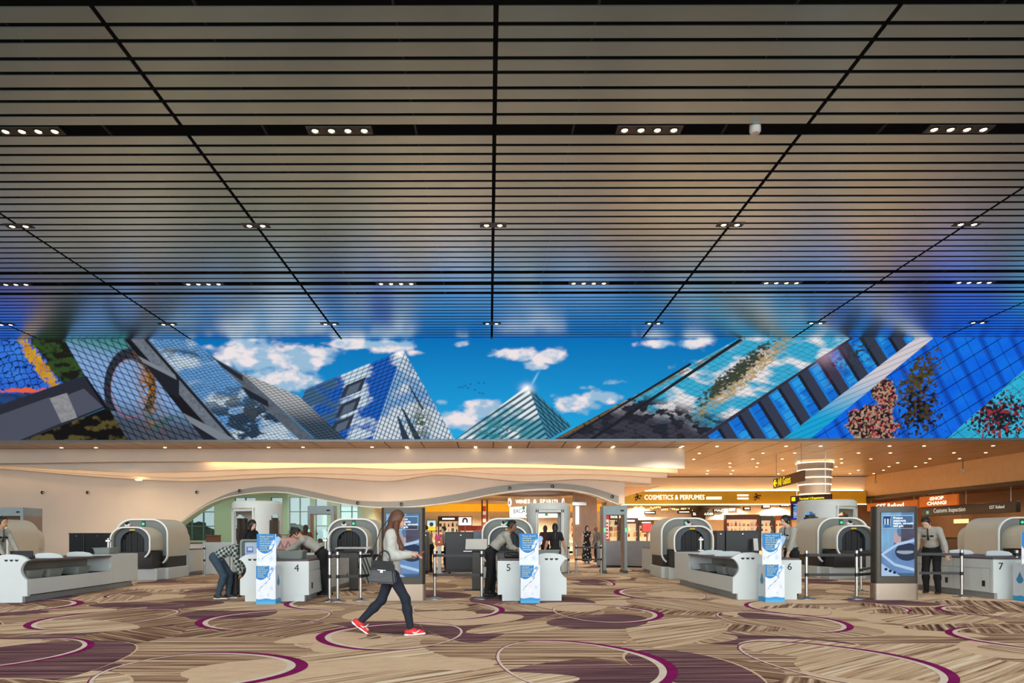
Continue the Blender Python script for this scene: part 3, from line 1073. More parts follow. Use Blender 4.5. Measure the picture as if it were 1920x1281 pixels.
for a, b in holes:
    box((x, D2, 0), (a, D2 + .3, SOF), bm=bm)
    box((a, D2, 0), (b, D2 + .3, ZB), bm=bm)
    box((a, D2, ZT), (b, D2 + .3, SOF), bm=bm)
    x = b
box((x, D2, 0), (-7.9, D2 + .3, SOF), bm=bm)
box((-7.9, DW + 1.0, 0), (-7.6, 62.3, SOF), bm=bm)
wall_out = struct('wall_outer', bm, M_sage, label='sage green outer wall with tall bright windows')
for _x in (-24, -19, -14, -10):  # unseen fill spots added to brighten the sage wall behind the glass
    spot('lounge_fill', (_x, 45.5, SOF - .06), 420, (0.95, 1.0, 0.9), 160, .5, .08)
struct('ceiling_lounge', box((-34, DW + .5, SOF), (-7.6, D2, SOF + .1)), M_sage)
M_pane = glass_mat('window_glass', (0.94, 0.97, 1.0), 0.02)
for n, (a, b) in enumerate(holes):
    bm = bmesh.new()
    k = max(1, round((b - a) / 0.85))
    for i in range(k + 1):
        xx = a + (b - a) * i / k
        box((xx - .035, D2 + .05, ZB), (xx + .035, D2 + .2, ZT), bm=bm)
    for i in range(4):
        zz = ZB + (ZT - ZB) * i / 3
        box((a, D2 + .05, zz - .03), (b, D2 + .2, zz + .03), bm=bm)
    w = struct('window_%d' % (n + 1), bm, M_mull, label='tall gridded daylight window behind the green glass')
    for i in range(k):
        for j in range(3):
            obj('pane', box((a + (b - a) * i / k + .035, D2 + .11, ZB + (ZT - ZB) * j / 3 + .03), (a + (b - a) * (i + 1) / k - .035, D2 + .125, ZB + (ZT - ZB) * (j + 1) / 3 - .03)), M_pane, w)
rng = random.Random(5)
for i in range(4):
    bm = bmesh.new()
    bmesh.ops.create_icosphere(bm, subdivisions=3, radius=1)
    for v in bm.verts:
        k = 1 + 0.22 * math.sin(7 * v.co.x + i) * math.sin(6 * v.co.y) + 0.12 * math.sin(15 * v.co.z + 2 * i)
        v.co = Vector((v.co.x * 1.7 * k, v.co.y * 1.1 * k, v.co.z * 1.15 * k))
    o = tag(obj('shrub', bm, mat('shrub_leaf', (70, 112, 62), 0.8, var=0.5, scale=9, bump=0.5), smooth='all'), 'rounded green shrub growing outside the windows', 'shrub', 'shrubs outside the windows')
    o.location = (-23.5 + i * 3.9, 54.5 + 2.2 * (i % 2), 1.15)
struct('ground', box((-60, 50.35, -0.2), (10, 75, 0.0)), mat('outside_ground', (120, 120, 112), 0.9))

# low white partition in front of the glass
bm = ribbon([-9.9, -8.8, -7.6], [0.0, 0.0, 0.0], [1.1, 1.1, 1.1], 23.6, 23.75)
o = tag(obj('low_partition', bm, M_white, smooth=True), 'low white partition beside the body scanner of lane four', 'partition')
t = thing('reception_desk', 'low dark topped desk by the green glass', 'desk', (-14.3, 36.5, 0))
obj('front', box((-2.4, -0.4, 0), (2.4, 0.4, 0.92), 0.02), M_white, t)
obj('top', box((-2.5, -0.5, 0.92), (2.5, 0.5, 0.98), 0.01), mat('brown_top', (70, 46, 36), 0.4), t)
t = thing('desk_monitor', 'black monitor standing on the desk by the green glass', 'monitor', (-13.2, 36.4, 0.98))
obj('stand', box((-.12, -.1, 0), (.12, .1, .03)), M_black, t)
obj('neck', box((-.03, -.02, .03), (.03, .02, .2)), M_black, t)
obj('screen', box((-.38, -.03, .18), (.38, .03, .72), 0.01), M_black, t)
t = thing('desk_box', 'brown box standing on the desk by the green glass', 'box', (-14.7, 36.4, 0.98))
obj('body', box((-.32, -.2, 0), (.32, .2, .34), 0.01), mat('brown_card', (96, 58, 40), 0.6), t)
obj('lid', box((-.34, -.22, .34), (.34, .22, .4), 0.01), mat('brown_card', (96, 58, 40), 0.6), t)

# ------------------------------------------------------------------ shops
M_gold = mat('gold_fascia', (196, 150, 30), 0.35, 0.35, emit=0.16, emit_rgb=(214, 160, 24), var=0.12, scale=0.5)
M_yel = mat('yellow_fascia', (246, 186, 44), 0.5, emit=0.5, emit_rgb=(250, 186, 40))  # emission stands in for the LED wash falling on the band
M_glow = mat('lit_letters', (255, 250, 235), 0.5, emit=2.2, emit_rgb=(255, 244, 220))
M_sand = mat('sand_wall', (240, 222, 194), 0.7, var=0.04)
M_wood = mat('brown_wood', (104, 62, 36), 0.5, var=0.2, stretch=(1, 1, 8))
struct('wall_shops', box((-7.6, 62, 0), (33, 62.3, SOF)), M_sand, label='sand coloured wall at the back of the shops')
struct('ceiling_shops', box((-7.6, DW + .6, 4.22), (10.2, 62, 4.3)), M_sand, label='pale ceiling over the wine shop')
struct('ceiling_cosmetics', box((10.4, 56.7, 3.95), (31, 62, 4.0)), M_sand)
for x, y in ((-4, 45), (1, 46), (6, 45), (-3, 52), (3, 52), (8, 52), (-2, 58), (4, 58)):
    spot('shop_beam', (x, y, 4.15), 1900, (1.0, 0.82, 0.58), 150, 0.5, 0.06)
for x in (13, 17, 21, 25, 29):
    spot('shop_beam', (x, 59, 3.9), 1300, (1.0, 0.82, 0.58), 150, 0.5, 0.06)
rng = random.Random(21)
for i in range(26):
    o = tag(obj('shop_spotlight', dl_me, None), 'small bright spotlight in the pale wine shop ceiling', 'downlight', 'spotlights of the wine shop ceiling')
    o.location = (rng.uniform(-5, 9), rng.uniform(41.5, 56), 4.215)

# yellow band and header of the wine hall
tag(obj('yellow_fascia', box((-7.2, 61.7, 3.5), (10.2, 61.98, 4.19), 0.02), M_yel), 'bright yellow fascia band along the back of the wine shop', 'fascia')
# cosmetics fascia
fas = thing('cosmetics_fascia', 'gold shop fascia lettered Cosmetics & Perfumes', 'fascia', (0, 55.9, 0))
xa, xb = at(1160, 0, 56).x, 30.9
obj('board', box((xa, 0, at(0, 946, 56).z), (xb, 0.3, at(0, 922, 56).z), 0.02), M_gold, fas)
obj('edge_light', box((xa, -0.05, at(0, 947, 56).z - 0.05), (xb, 0.0, at(0, 947, 56).z + 0.02)), M_cove, fas)
obj('top_cove', tube([(xa + .2, .15, at(0, 922, 56).z + .05), (xb - .2, .15, at(0, 922, 56).z + .05)], .035, 6), mat('cove_strip_20', (255, 232, 190), .5, emit=16, emit_rgb=(255, 206, 146)), fas)
c = at(1264, 934, 56)
text('COSMETICS & PERFUMES', 0.56, M_glow, fas, (c.x, -0.03, c.z), width=4.9)
c = at(1338, 934, 56)
obj('lit_strip', box((c.x - .62, -.03, c.z - .16), (c.x + .62, 0, c.z + .05), .01), M_glow, fas)
c = at(1392, 933, 56)
for z_ in (.06, -.2):
    obj('lit_strip', box((c.x - .45, -.03, c.z + z_), (c.x + .45, 0, c.z + z_ + .13), .01), M_glow, fas)
for p in (1195, 1418):
    c = at(p, 933, 56)
    bm = bmesh.new()
    for k in range(9):
        a = k * 2.4
        r = 0.06 * k ** 0.75
        cyl((c.x + r * math.cos(a), -0.03, c.z + r * math.sin(a)), (c.x + r * math.cos(a), 0.0, c.z + r * math.sin(a)), 0.075, n=10, bm=bm)
    obj('emblem', bm, mat('emblem_brown', (70, 36, 14), 0.5), fas)
struct('wall_shopfront', box((xa, 56.25, at(0, 923, 56).z), (31, 56.6, SOF)), M_cream, label='cream wall above the gold fascia')

# inner brand rail with small black signs
rail = thing('brand_rail', 'cream rail with small black cosmetics brand signs', 'fascia', (0, 59.6, 0))
obj('board', box((xa, 0, at(0, 976, 59.6).z), (30.9, 0.2, at(0, 953, 59.6).z), 0.02), M_sand, rail)
for a, b, ya, yb, s in ((1208, 1230, 959, 965, None), (1271, 1295, 958, 964, None), (1338, 1358, 955, 962, 'MAC'), (1367, 1381, 953, 960, None), (1394, 1408, 951, 958, None), (1429, 1446, 947, 955, None), (1463, 1482, 944, 952, 'CHANEL')):
    c0, c1 = at(a, yb, 59.4), at(b, ya, 59.4)
    p = obj('brand_sign', box((c0.x, -0.16, c0.z), (c1.x, -0.04, c1.z), 0.01), M_black, rail)
    if s is None:
        obj('lit_strip', box((c0.x + .12, -.18, c0.z + .1), (c1.x - .12, -.16, c1.z - .1)), M_glow, p)
        continue
    text(s, (c1.z - c0.z) * 0.85, M_glow, p, ((c0.x + c1.x) / 2, -0.18, (c0.z + c1.z) / 2), width=(c1.x - c0.x) * 0.8)
t = thing('hanging_sign', 'black hanging sign with white capitals under the dark flared disc', 'sign', (0, 57.0, 0))
c0, c1 = at(1298, 969, 57), at(1339, 961, 57)
obj('board', box((c0.x, 0, c0.z), (c1.x, 0.12, c1.z), 0.01), M_black, t)
text('ESTEE LAUDER', 0.3, M_glow, t, ((c0.x + c1.x) / 2, -0.02, (c0.z + c1.z) / 2), width=(c1.x - c0.x) * 0.92)
obj('hanger', cyl(((c0.x + c1.x) / 2, .06, c1.z), ((c0.x + c1.x) / 2, .06, 3.6), 0.03, n=6), M_black, t)
# dark mushroom column in the cosmetics shop
cc = at(1313, 0, 57.0)
t = thing('flared_column', 'dark column flaring into a disc under the gold fascia', 'column', (cc.x, 57.5, 0))
obj('shaft', lathe([(0.55, 0), (0.55, 2.6), (0.62, 3.1), (0.9, 3.5), (1.1, 3.58)], 28), mat('dark_bronze', (46, 34, 30), 0.4, 0.4), t, smooth=True)
obj('disc', lathe([(0.0, 3.58), (3.3, 3.60), (3.4, 3.66), (0.0, 3.72)], 40), mat('dark_bronze', (46, 34, 30), 0.4, 0.4), t, smooth=True)
bm = bmesh.new()
rng = random.Random(4)
t = thing('bulb_curtain', 'row of small golden pendant bulbs hanging under the gold fascia', 'light', (0, 57.0, 0))
for k in range(34):
    p = at(1190 + k * 3.4, rng.uniform(951, 957), 57.0)
    b_ = lathe([(0.0, -0.09), (0.05, -0.05), (0.05, 0.03), (0.0, 0.08)], 6)
    o = obj('bulb', b_, mat('amber_bulb', (255, 214, 130), 0.4, emit=2.5, emit_rgb=(255, 206, 120)), t)
    o.location = (p.x, 0, p.z)

# wine kiosk
wk = at(1005, 0, 46)
t = thing('wine_kiosk_sign', 'round beige sign drum lettered Wines & Spirits', 'sign', (wk.x, 46, 0))
rz = 1.9
obj('drum', lathe([(rz - .2, at(0, 950, 44.3).z), (rz, at(0, 950, 44.3).z), (rz, at(0, 932, 44.3).z), (rz - .2, at(0, 932, 44.3).z)], 48), mat('beige_drum', (214, 188, 156), 0.5, emit=0.12), t, smooth=True)
obj('canopy', lathe([(0.0, 4.1), (3.3, 4.12), (3.4, 4.16), (0.0, 4.2)], 48), mat('dark_canopy', (70, 46, 30), 0.5), t, smooth=True)
S = 'WINES & SPIRITS'
for i, ch in enumerate(S):
    if ch == ' ':
        continue
    a = R(-90 + (i - (len(S) - 1) / 2) * 6.0)
    text(ch, 0.34, M_glow, t, (math.cos(a) * (rz + .02), math.sin(a) * (rz + .02), at(0, 941, 44.3).z), rot=(90, 0, math.degrees(a) + 90), name='letter')
for a, nm in ((-160, 'glowing_roundel'), (-22, 'glowing_roundel')):
    aa = R(a)
    o = obj(nm, cyl((0, -0.02, 0), (0, 0.03, 0), 0.28, n=20), mat('red_white_glow', (255, 226, 220), 0.5, emit=1.2), t)
    o.location = (math.cos(aa) * rz, math.sin(aa) * rz, at(0, 941, 44.3).z)
    o.rotation_euler = (0, 0, aa + R(90))
    e = obj('red_emblem', prism([(-.16, -.1), (.16, -.1), (0, .16)], -0.04, -0.02), mat('red_emblem', (220, 30, 40), 0.5, emit=0.8), o)
c0, c1 = at(957, 969, 44.6), at(1052, 949, 44.6)
t = thing('kiosk_screen', 'white curved screen with black capitals and green leaves under the round sign', 'screen', (wk.x, 46, 0))
M_led = mat('white_led', (236, 238, 246), 0.4, emit=1.3)
obj('display', lathe([(rz - .3, c0.z), (rz - .12, c0.z), (rz - .12, c1.z), (rz - .3, c1.z)], 40), M_led, t, smooth=True)
S = 'BACARDÍ'
for i, ch in enumerate(S):
    a = R(-146 + i * 8.6)
    text(ch, 0.42, mat('ink_black', (20, 22, 30), 0.5), t, (math.cos(a) * (rz - .1), math.sin(a) * (rz - .1), (c0.z + c1.z) / 2), rot=(90, 0, math.degrees(a) + 90), name='letter')
for a, z in ((-120, .24), (-112, -.26), (-72, -.2), (-60, .22)):
    aa = R(a)
    o = obj('green_leaf', prism([(-.14, -.1), (.14, -.1), (0, .16)], -0.03, 0.0), mat('leaf_green', (40, 150, 90), 0.5, emit=0.5), t)
    o.location = (math.cos(aa) * (rz - .1), math.sin(aa) * (rz - .1), (c0.z + c1.z) / 2 + z)
    o.rotation_euler = (0, 0, aa + R(90))

# shelving with goods
PCOL = [(206, 60, 52), (240, 224, 196), (196, 140, 60), (120, 60, 40), (236, 150, 60), (220, 200, 220), (90, 110, 150), (248, 244, 236), (150, 30, 40), (60, 40, 34), (214, 180, 90)]
PM = {}


def product_mesh(kind, ci):
    if (kind, ci) not in PM:
        if kind == 'bottle':
            b = lathe([(0.0, 0), (.075, 0), (.075, .2), (.03, .27), (.028, .36), (0, .36)], 8)
        elif kind == 'box':
            b = box((-.1, -.08, 0), (.1, .08, .3), 0.008, seg=1)
        else:
            b = lathe([(0.0, 0), (.1, 0), (.11, .16), (.06, .2), (0, .21)], 8)
        me = bpy.data.meshes.new(kind)
        b.to_mesh(me)
        b.free()
        me.materials.append(mat('goods_%d' % ci, PCOL[ci], 0.35))
        PM[(kind, ci)] = me
    return PM[(kind, ci)]


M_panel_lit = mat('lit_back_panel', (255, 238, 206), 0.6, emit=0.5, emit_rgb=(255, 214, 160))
UNITS = [(795, 822, 978, 58.5, 'sand shelf unit behind the yellow poster', None, (236, 208, 170)),
         (822, 860, 968, 58.0, 'shelf unit with a dark brown header and lit goods', '', (70, 46, 34)),
         (862, 905, 986, 57.5, 'red edged shelf unit below the white poster', None, (170, 60, 44)),
         (918, 952, 970, 58.0, 'white headed shelf unit beside the brown posts', None, (240, 232, 220)),
         (1062, 1086, 962, 57.0, 'pale shelf unit beside the round wine kiosk', None, (230, 190, 140)),
         (1088, 1108, 965, 58.4, 'golden shelf unit behind the woman in a dotted dress', None, (206, 160, 100)),
         (1142, 1160, 965, 52.0, 'shelf unit with four white capitals on its dark header, behind the metal detector', 'DIOR', (40, 28, 22)),
         (1164, 1196, 972, 52.5, 'red goods shelf unit right of the metal detector', '', (60, 30, 24)),
         (1198, 1225, 976, 53.0, 'white headed shelf unit with a red poster', '', (40, 30, 30)),
         (1362, 1424, 966, 58.5, 'wide mauve shelf unit under the brand rail', None, (88, 62, 60)),
         (1427, 1450, 968, 58.5, 'blue lit shelf unit under the brand rail', None, (60, 80, 100)),
         (1454, 1484, 968, 58.5, 'amber lit shelf unit under the brand rail', None, (150, 90, 50))]
rng = random.Random(9)
for pa, pb, yt, d, lab, head, hc in UNITS:
    c0, c1 = at(pa, 0, d), at(pb, yt, d)
    w = c1.x - c0.x
    h = c1.z
    t = thing('shelf_unit', lab, 'shelf', ((c0.x + c1.x) / 2, d, 0))
    mh = mat('header_%d' % pa, hc, 0.5)
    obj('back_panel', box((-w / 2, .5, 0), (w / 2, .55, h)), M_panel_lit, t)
    for s in (-1, 1):
        obj('side_panel', box((s * w / 2 - .04, 0, 0), (s * w / 2 + .04, .55, h)), mh, t)
    hb = obj('header', box((-w / 2, -.05, h - .42), (w / 2, .5, h)), mh, t)
    if head == '':
        obj('lit_strip', box((-w * .3, -.07, h - .28), (w * .3, -.05, h - .16)), M_glow, hb)
    if head:
        text(head, 0.24, M_glow, hb, (0, -.07, h - .22), width=w * .7)
    zs = [z for z in (0.75, 1.2, 1.65, 2.1) if z < h - .75]
    for z in zs:
        obj('shelf', box((-w / 2, 0.02, z - .03), (w / 2, .5, z)), M_white, t)
        if z < 0.9:
            continue
        n = max(2, int(w / .34))
        for i in range(n):
            kind = rng.choice(['bottle', 'box', 'jar', 'bottle'])
            o = obj(kind if kind != 'box' else 'gift_box', product_mesh(kind, rng.randrange(len(PCOL))), None)
            o.location = ((c0.x + c1.x) / 2 + (i + .5) / n * w - w / 2, d + .2, z)
            sc_ = rng.uniform(.75, 1.15)
            o.scale = (sc_ * 1.1, 1, sc_)
            tag(o, {'bottle': 'small coloured bottle standing on a lit shop shelf', 'box': 'small upright gift box standing on a lit shop shelf', 'jar': 'small squat jar standing on a lit shop shelf'}[kind],
                kind if kind != 'box' else 'box', {'bottle': 'bottles on the shop shelves', 'box': 'boxes on the shop shelves', 'jar': 'jars on the shop shelves'}[kind])

# posters and posts among the shelves
def poster(pa, pb, ya, yb, d, rgb, lab, mark=None, emit=0.8):
    c0, c1 = at(pa, yb, d), at(pb, ya, d)
    w, h = c1.x - c0.x, c1.z - c0.z
    t = thing('poster', lab, 'poster', ((c0.x + c1.x) / 2, d, c0.z))
    obj('frame', box((-w / 2 - .06, 0.02, -.06), (w / 2 + .06, .1, h + .06)), M_wood, t)
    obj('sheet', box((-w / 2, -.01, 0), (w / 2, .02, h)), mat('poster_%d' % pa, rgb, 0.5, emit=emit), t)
    obj('post', box((-.05, .03, -c0.z), (.05, .09, -.06)), M_wood, t)
    if mark:
        mark(t, w, h)
    return t


def mark_arch(t, w, h):
    bm = tube([(w * .16 * math.cos(a), -.02, h * .5 + h * .34 * math.sin(a)) for a in np.linspace(-.5, math.pi + .5, 14)], 0.07, 6)
    obj('picture', bm, mat('poster_ink', (60, 40, 70), 0.5), t)


def mark_disc(t, w, h):
    obj('picture', cyl((0, -.03, h * .62), (0, -.01, h * .62), w * .24, n=20), mat('poster_blue', (40, 70, 120), 0.5), t)
    obj('lower_field', box((-w / 2, -.025, 0), (w / 2, -.012, h * .42)), mat('poster_yellow', (240, 200, 40), 0.5, emit=0.5), t)


poster(801, 817, 976, 995, 56.5, (170, 214, 226), 'blue and yellow poster with a dark disc', mark_disc)
poster(860, 884, 970, 985, 56.5, (240, 236, 240), 'white framed poster with a dark arch picture', mark_arch)
poster(1205, 1222, 983, 998, 51.0, (214, 60, 60), 'red poster with a pale face by the grey counter', None, .6)
for p0 in (903, 912.5):
    c = at(p0 + 1, 0, 55)
    tag(obj('brown_post', box((c.x - .06, 55, 0), (c.x + .06, 55.15, 4.2)), M_wood), 'slender brown post beside the red banner', 'post', 'brown posts beside the red banner')
c0, c1 = at(905.5, 985, 55), at(911, 949, 55)
t = thing('red_banner', 'narrow red and white banner between two brown posts', 'banner', ((c0.x + c1.x) / 2, 55.05, 0))
obj('cloth', box((-.13, -.01, c0.z), (.13, .01, c1.z)), mat('banner_red', (206, 70, 40), 0.6, emit=.3), t)
for z in (2.4, 3.0):
    obj('white_field', box((-.13, -.02, z), (.13, -.01, z + .28)), mat('banner_white', (240, 226, 206), 0.6, emit=.4), t)
c0, c1 = at(1131.5, 1013, 34.5), at(1142, 960, 34.5)
t = thing('red_pillar_sign', 'tall red and white lit advertising pillar behind the metal detector', 'sign', ((c0.x + c1.x) / 2, 34.5, 0))
obj('body', box((-.14, 0, 0), (.14, .2, c1.z), 0.01), mat('pillar_red', (214, 40, 36), 0.5, emit=.35), t)
obj('white_field', box((-.13, -.02, c0.z + .05), (.13, 0, c1.z - .4)), mat('pillar_pale', (246, 210, 190), 0.5, emit=.5), t)
for k in range(5):
    obj('red_bar', box((-.09, -.03, c0.z + .12 + k * .17), (.09, -.02, c0.z + .2 + k * .17)), mat('pillar_ink', (200, 40, 30), .5, emit=.3), t)
# pale structural pillar right of the opening
c = at(1124, 0, 38)
t = thing('pillar', 'pale square pillar with a vertical white light panel', 'pillar', (c.x, 44.5, 0))
obj('shaft', box((-.55, 0, 0), (.9, 1.2, 4.22), 0.03), mat('taupe_pillar', (170, 150, 132), 0.6), t)
obj('light_panel', box((-.5, -.06, 2.05), (-.3, 0, 3.2)), mat('white_panel_lit', (255, 255, 255), .5, emit=2.0), t)
obj('bracket', box((-.75, -.2, 3.25), (.2, -.02, 3.5), 0.02), M_steel, t)

# curved grey counter behind the metal detector
bm = bmesh.new()
xs = np.linspace(0, 1, 14)
pts = [(at(1128, 0, 27.5).x + 3.2 * u, 28.5 - 3.4 * u * u) for u in xs]
A = [[bm.verts.new((x, y + o_, z)) for x, y in pts] for z in (0.06, 1.08) for o_ in (0, .25)]
for i in range(13):
    bm.faces.new((A[0][i], A[0][i + 1], A[2][i + 1], A[2][i]))
    bm.faces.new((A[2][i], A[2][i + 1], A[3][i + 1], A[3][i]))
    bm.faces.new((A[3][i], A[3][i + 1], A[1][i + 1], A[1][i]))
bmesh.ops.recalc_face_normals(bm, faces=bm.faces)
t = thing('curved_counter', 'curved grey counter wall behind the metal detector of lane five', 'counter', (0, 0, 0))
obj('panel', bm, mat('counter_grey', (168, 166, 166), 0.4), t, smooth=True)
bm = bmesh.new()
A = [[bm.verts.new((x, y + .04, z)) for x, y in pts] for z in (0.0, .06)]
for i in range(13):
    bm.faces.new((A[0][i], A[0][i + 1], A[1][i + 1], A[1][i]))
obj('plinth', bm, M_black, t)

# ------------------------------------------------------------------ ringed column
cc = at(1536, 0, 44.2)
t = thing('ringed_column', 'tapered grey column wrapped in glowing light rings', 'column', (cc.x, 44.8, 0))
prof_y = [868, 881.5, 896, 909, 927]
M_colg = mat('column_grey', (176, 168, 158), 0.5, var=0.04)
zz = [at(0, y, 44.2).z for y in prof_y] + [0.0]
rr = [1.12, 1.02, 1.0, .97, .92, .92]
for i in range(5):
    za_, zb2 = zz[i], zz[i + 1]
    obj('drum', lathe([(rr[i] * .96, zb2 + .03), (rr[i], za_ - .05), (rr[i] * .9, za_ - .05)], 36), M_colg, t, smooth=True)
    obj('light_ring', lathe([(rr[i] * .9, za_ - .05), (rr[i] + .035, za_ - .045), (rr[i] + .035, za_), (rr[i] * .9, za_ + .01)], 36), mat('ring_light', (255, 238, 205), .5, emit=3.5, emit_rgb=(255, 226, 180)), t, smooth=True)
obj('core', cyl((0, 0, 0), (0, 0, SOF), .86, n=28), M_colg, t, smooth=True)

# hanging direction sign
pA, pB = at(1452, 914, 41.0), at(1508, 906, 35.2)
L = math.hypot(pB.x - pA.x, pB.y - pA.y)
ang = math.atan2(pB.y - pA.y, pB.x - pA.x)
t = thing('gate_sign', 'hanging brown sign with yellow arrow and words All Gates', 'sign', (pA.x, pA.y, 0), ang)
obj('board', box((0, -.06, 4.1), (L, .06, 4.66), .01), mat('sign_brown', (78, 48, 22), .5), t)
M_yl = mat('sign_yellow', (250, 226, 20), .5, emit=.8)
text('All Gates', .62, M_yl, t, (L * .41, -.075, 4.37), width=L * .44)
bm = bmesh.new()
for p, q in (((.25, 4.38), (.85, 4.38)), ((.25, 4.38), (.55, 4.56)), ((.25, 4.38), (.55, 4.2))):
    cyl((p[0], -.075, p[1]), (q[0], -.075, q[1]), .045, n=6, bm=bm)
obj('arrow', bm, M_yl, t)
for x in (.5, L - .5):
    obj('hanger', cyl((x, 0, 4.66), (x, 0, SOF), .018, n=6), M_steel, t)

# departures board
pA, pB = at(1482, 976, 41.0), at(1557, 973, 38.5)
L = math.hypot(pB.x - pA.x, pB.y - pA.y)
t = thing('departures_board', 'departures board with blue flight list and yellow header Terminal 4 Departures', 'screen', (pA.x, pA.y, 0), math.atan2(pB.y - pA.y, pB.x - pA.x))
zt_, zl_ = at(0, 931, 40.5).z, 2.22
obj('case', box((0, 0, zl_), (L, .18, zt_), .02), mat('case_maroon', (34, 16, 20), .4), t)
text('Terminal 4 Departures', .2, M_yl, t, (L * .55, -.02, zt_ - .2), width=L * .62)
obj('plane_tile', box((.12, -.02, zt_ - .3), (.36, 0, zt_ - .08)), M_yl, t)


def flights(U, V):
    img = np.zeros(U.shape + (3,))
    img[:] = L3(10, 14, 40)
    row = np.floor(V * 22)
    colid = np.floor(U * 8)
    rnd = vnoise(colid * 3.7, row * 5.3, 5)
    on = (np.abs(V * 22 - row - .5) < .32) & (U > .04) & (U < .97) & (rnd > .3)
    img[on] = L3(120, 190, 240)
    img[(U < .3) & on & (rnd > .6)] = L3(240, 190, 220)
    img[(U > .82) & on] = L3(220, 226, 60)
    img[(U < .5) & (U > .1) & (~on)] = L3(30, 110, 190)
    img[V < .06] = L3(30, 40, 230)
    img[np.abs(V - .5) < .02] = L3(6, 8, 20)
    img[V > .95] = L3(20, 40, 220)
    return img


painted('flight_list', L - .24, zt_ - zl_ - .48, 60, 70, flights, attr_mat('screen_print', 1.0), t, (.12, -.012, zl_ + .06))
for x in (.4, L - .4):
    obj('hanger', cyl((x, .09, zt_), (x, .09, SOF), .025, n=6), M_steel, t)

# ------------------------------------------------------------------ right side wall with refund counter
XR = 31.0
M_brownwall = mat('brown_wall', (196, 164, 122), 0.6, var=0.05)
wr = struct('wall_right', box((XR, 34.3, 4.42), (XR + .4, 62, SOF)), M_brownwall, label='brown upper side wall above the refund counters')
obj('lower_band', box((XR - .05, 34.3, 4.2), (XR + .5, 62, 4.45)), mat('band_dark', (52, 36, 26), .5), wr)
struct('ceiling_refund', box((XR, 34.3, 4.38), (37, 62, 4.44)), mat('refund_ceiling', (120, 84, 56), .6))
struct('wall_refund', box((36, 34.3, 0), (36.3, 62, 4.4)), mat('refund_wall', (150, 116, 84), .6))
struct('wall_refund_end', box((XR + .1, 61.6, 0), (36, 61.9, 4.4)), mat('refund_wall', (150, 116, 84), .6))
for y in (42, 47, 53):
    spot('refund_beam', (33.6, y, 4.3), 160, WARM, 150, .5, .06)
M_org = mat('orange_sign', (190, 104, 36), .5, emit=.3, emit_rgb=(190, 96, 24))
SGN = [('refund_sign', 'hanging orange sign lettered GST Refund', 1626, 1720, 3.3, 3.95, 'GST Refund', .5, M_org),
       ('shop_sign', 'hanging orange sign with two lines of glowing capitals', 1724, 1795, 3.35, 4.12, 'iSHOP\nCHANGI', .34, M_org)]
for nm, lab, pa, pb, z0, z1, s, size, mm in SGN:
    d0, d1 = 32 * FPX / (pa - CX), 32 * FPX / (pb - CX)
    t = thing(nm, lab, 'sign', (32.0, d0, 0), R(-90))
    Ls = d0 - d1
    obj('board', box((0, 0, z0), (Ls, .14, z1), .01), mm, t)
    text(s, size, M_glow, t, (Ls * .48, -.02, (z0 + z1) / 2), width=Ls * (.55 if 'GST' in s else .5))
    for x in (.5, Ls - .5):
        obj('hanger', cyl((x, .07, z1), (x, .07, 4.38), .03, n=6), M_steel, t)
d0, d1 = 33 * FPX / (1727 - CX), 33 * FPX / (1905 - CX)
Ls = d0 - d1
t = thing('customs_fascia', 'black fascia lettered Customs Inspection and GST Refund', 'fascia', (33.0, d0, 0), R(-90))
obj('board', box((0, 0, 2.72), (Ls, .3, 3.42), .02), M_black, t)
M_pale = mat('pale_letters', (206, 214, 206), .5, emit=.6)
text('Customs Inspection', .46, M_pale, t, (Ls * .34, -.02, 3.08), width=Ls * .36)
text('GST Refund', .3, M_pale, t, (Ls * .83, -.02, 3.1), width=Ls * .14)
for x in (.6, Ls / 2, Ls - .6):
    obj('hanger', cyl((x, .15, 3.42), (x, .15, 4.38), .03, n=6), M_steel, t)
obj('teal_icon', box((Ls * .07, -.03, 2.88), (Ls * .1, -.01, 3.1)), mat('teal_icon', (90, 200, 180), .5, emit=.5), t)
t = thing('refund_counter', 'long dark counter below the customs fascia', 'counter', (33.3, d0, 0), R(-90))
obj('body', box((.3, 0, 0), (Ls - .3, .7, 1.05), .02), mat('counter_brown', (74, 54, 44), .5), t)
obj('top', box((.2, -.1, 1.05), (Ls - .2, .75, 1.12), .01), M_black, t)
t = thing('counter_light_sign', 'small glowing amber sign over the customs counter', 'sign', (34.4, d0 - 1.6, 0), R(-90))
obj('panel', box((0, 0, 2.15), (1.5, .06, 2.45)), mat('amber_sign', (255, 214, 150), .5, emit=1.2), t)
obj('hanger', cyl((.75, .03, 2.45), (.75, .03, 4.38), .02, n=6), M_steel, t)
for px_, py_ in ((1823, 873), (1656, 903)):
    d = XR * FPX / (px_ - CX)
    t = thing('cctv_camera', 'small hanging security camera in front of the brown side wall', 'camera', (XR - .6, d, 0), 0, 'hanging cameras by the side wall')
    obj('rod', cyl((0, 0, SOF - .6), (0, 0, SOF), .025, n=6), M_wood, t)
    obj('head', box((-.14, -.08, SOF - .75), (.14, .08, SOF - .58), .02), mat('pale_plastic', (190, 186, 178), 0.5), t)
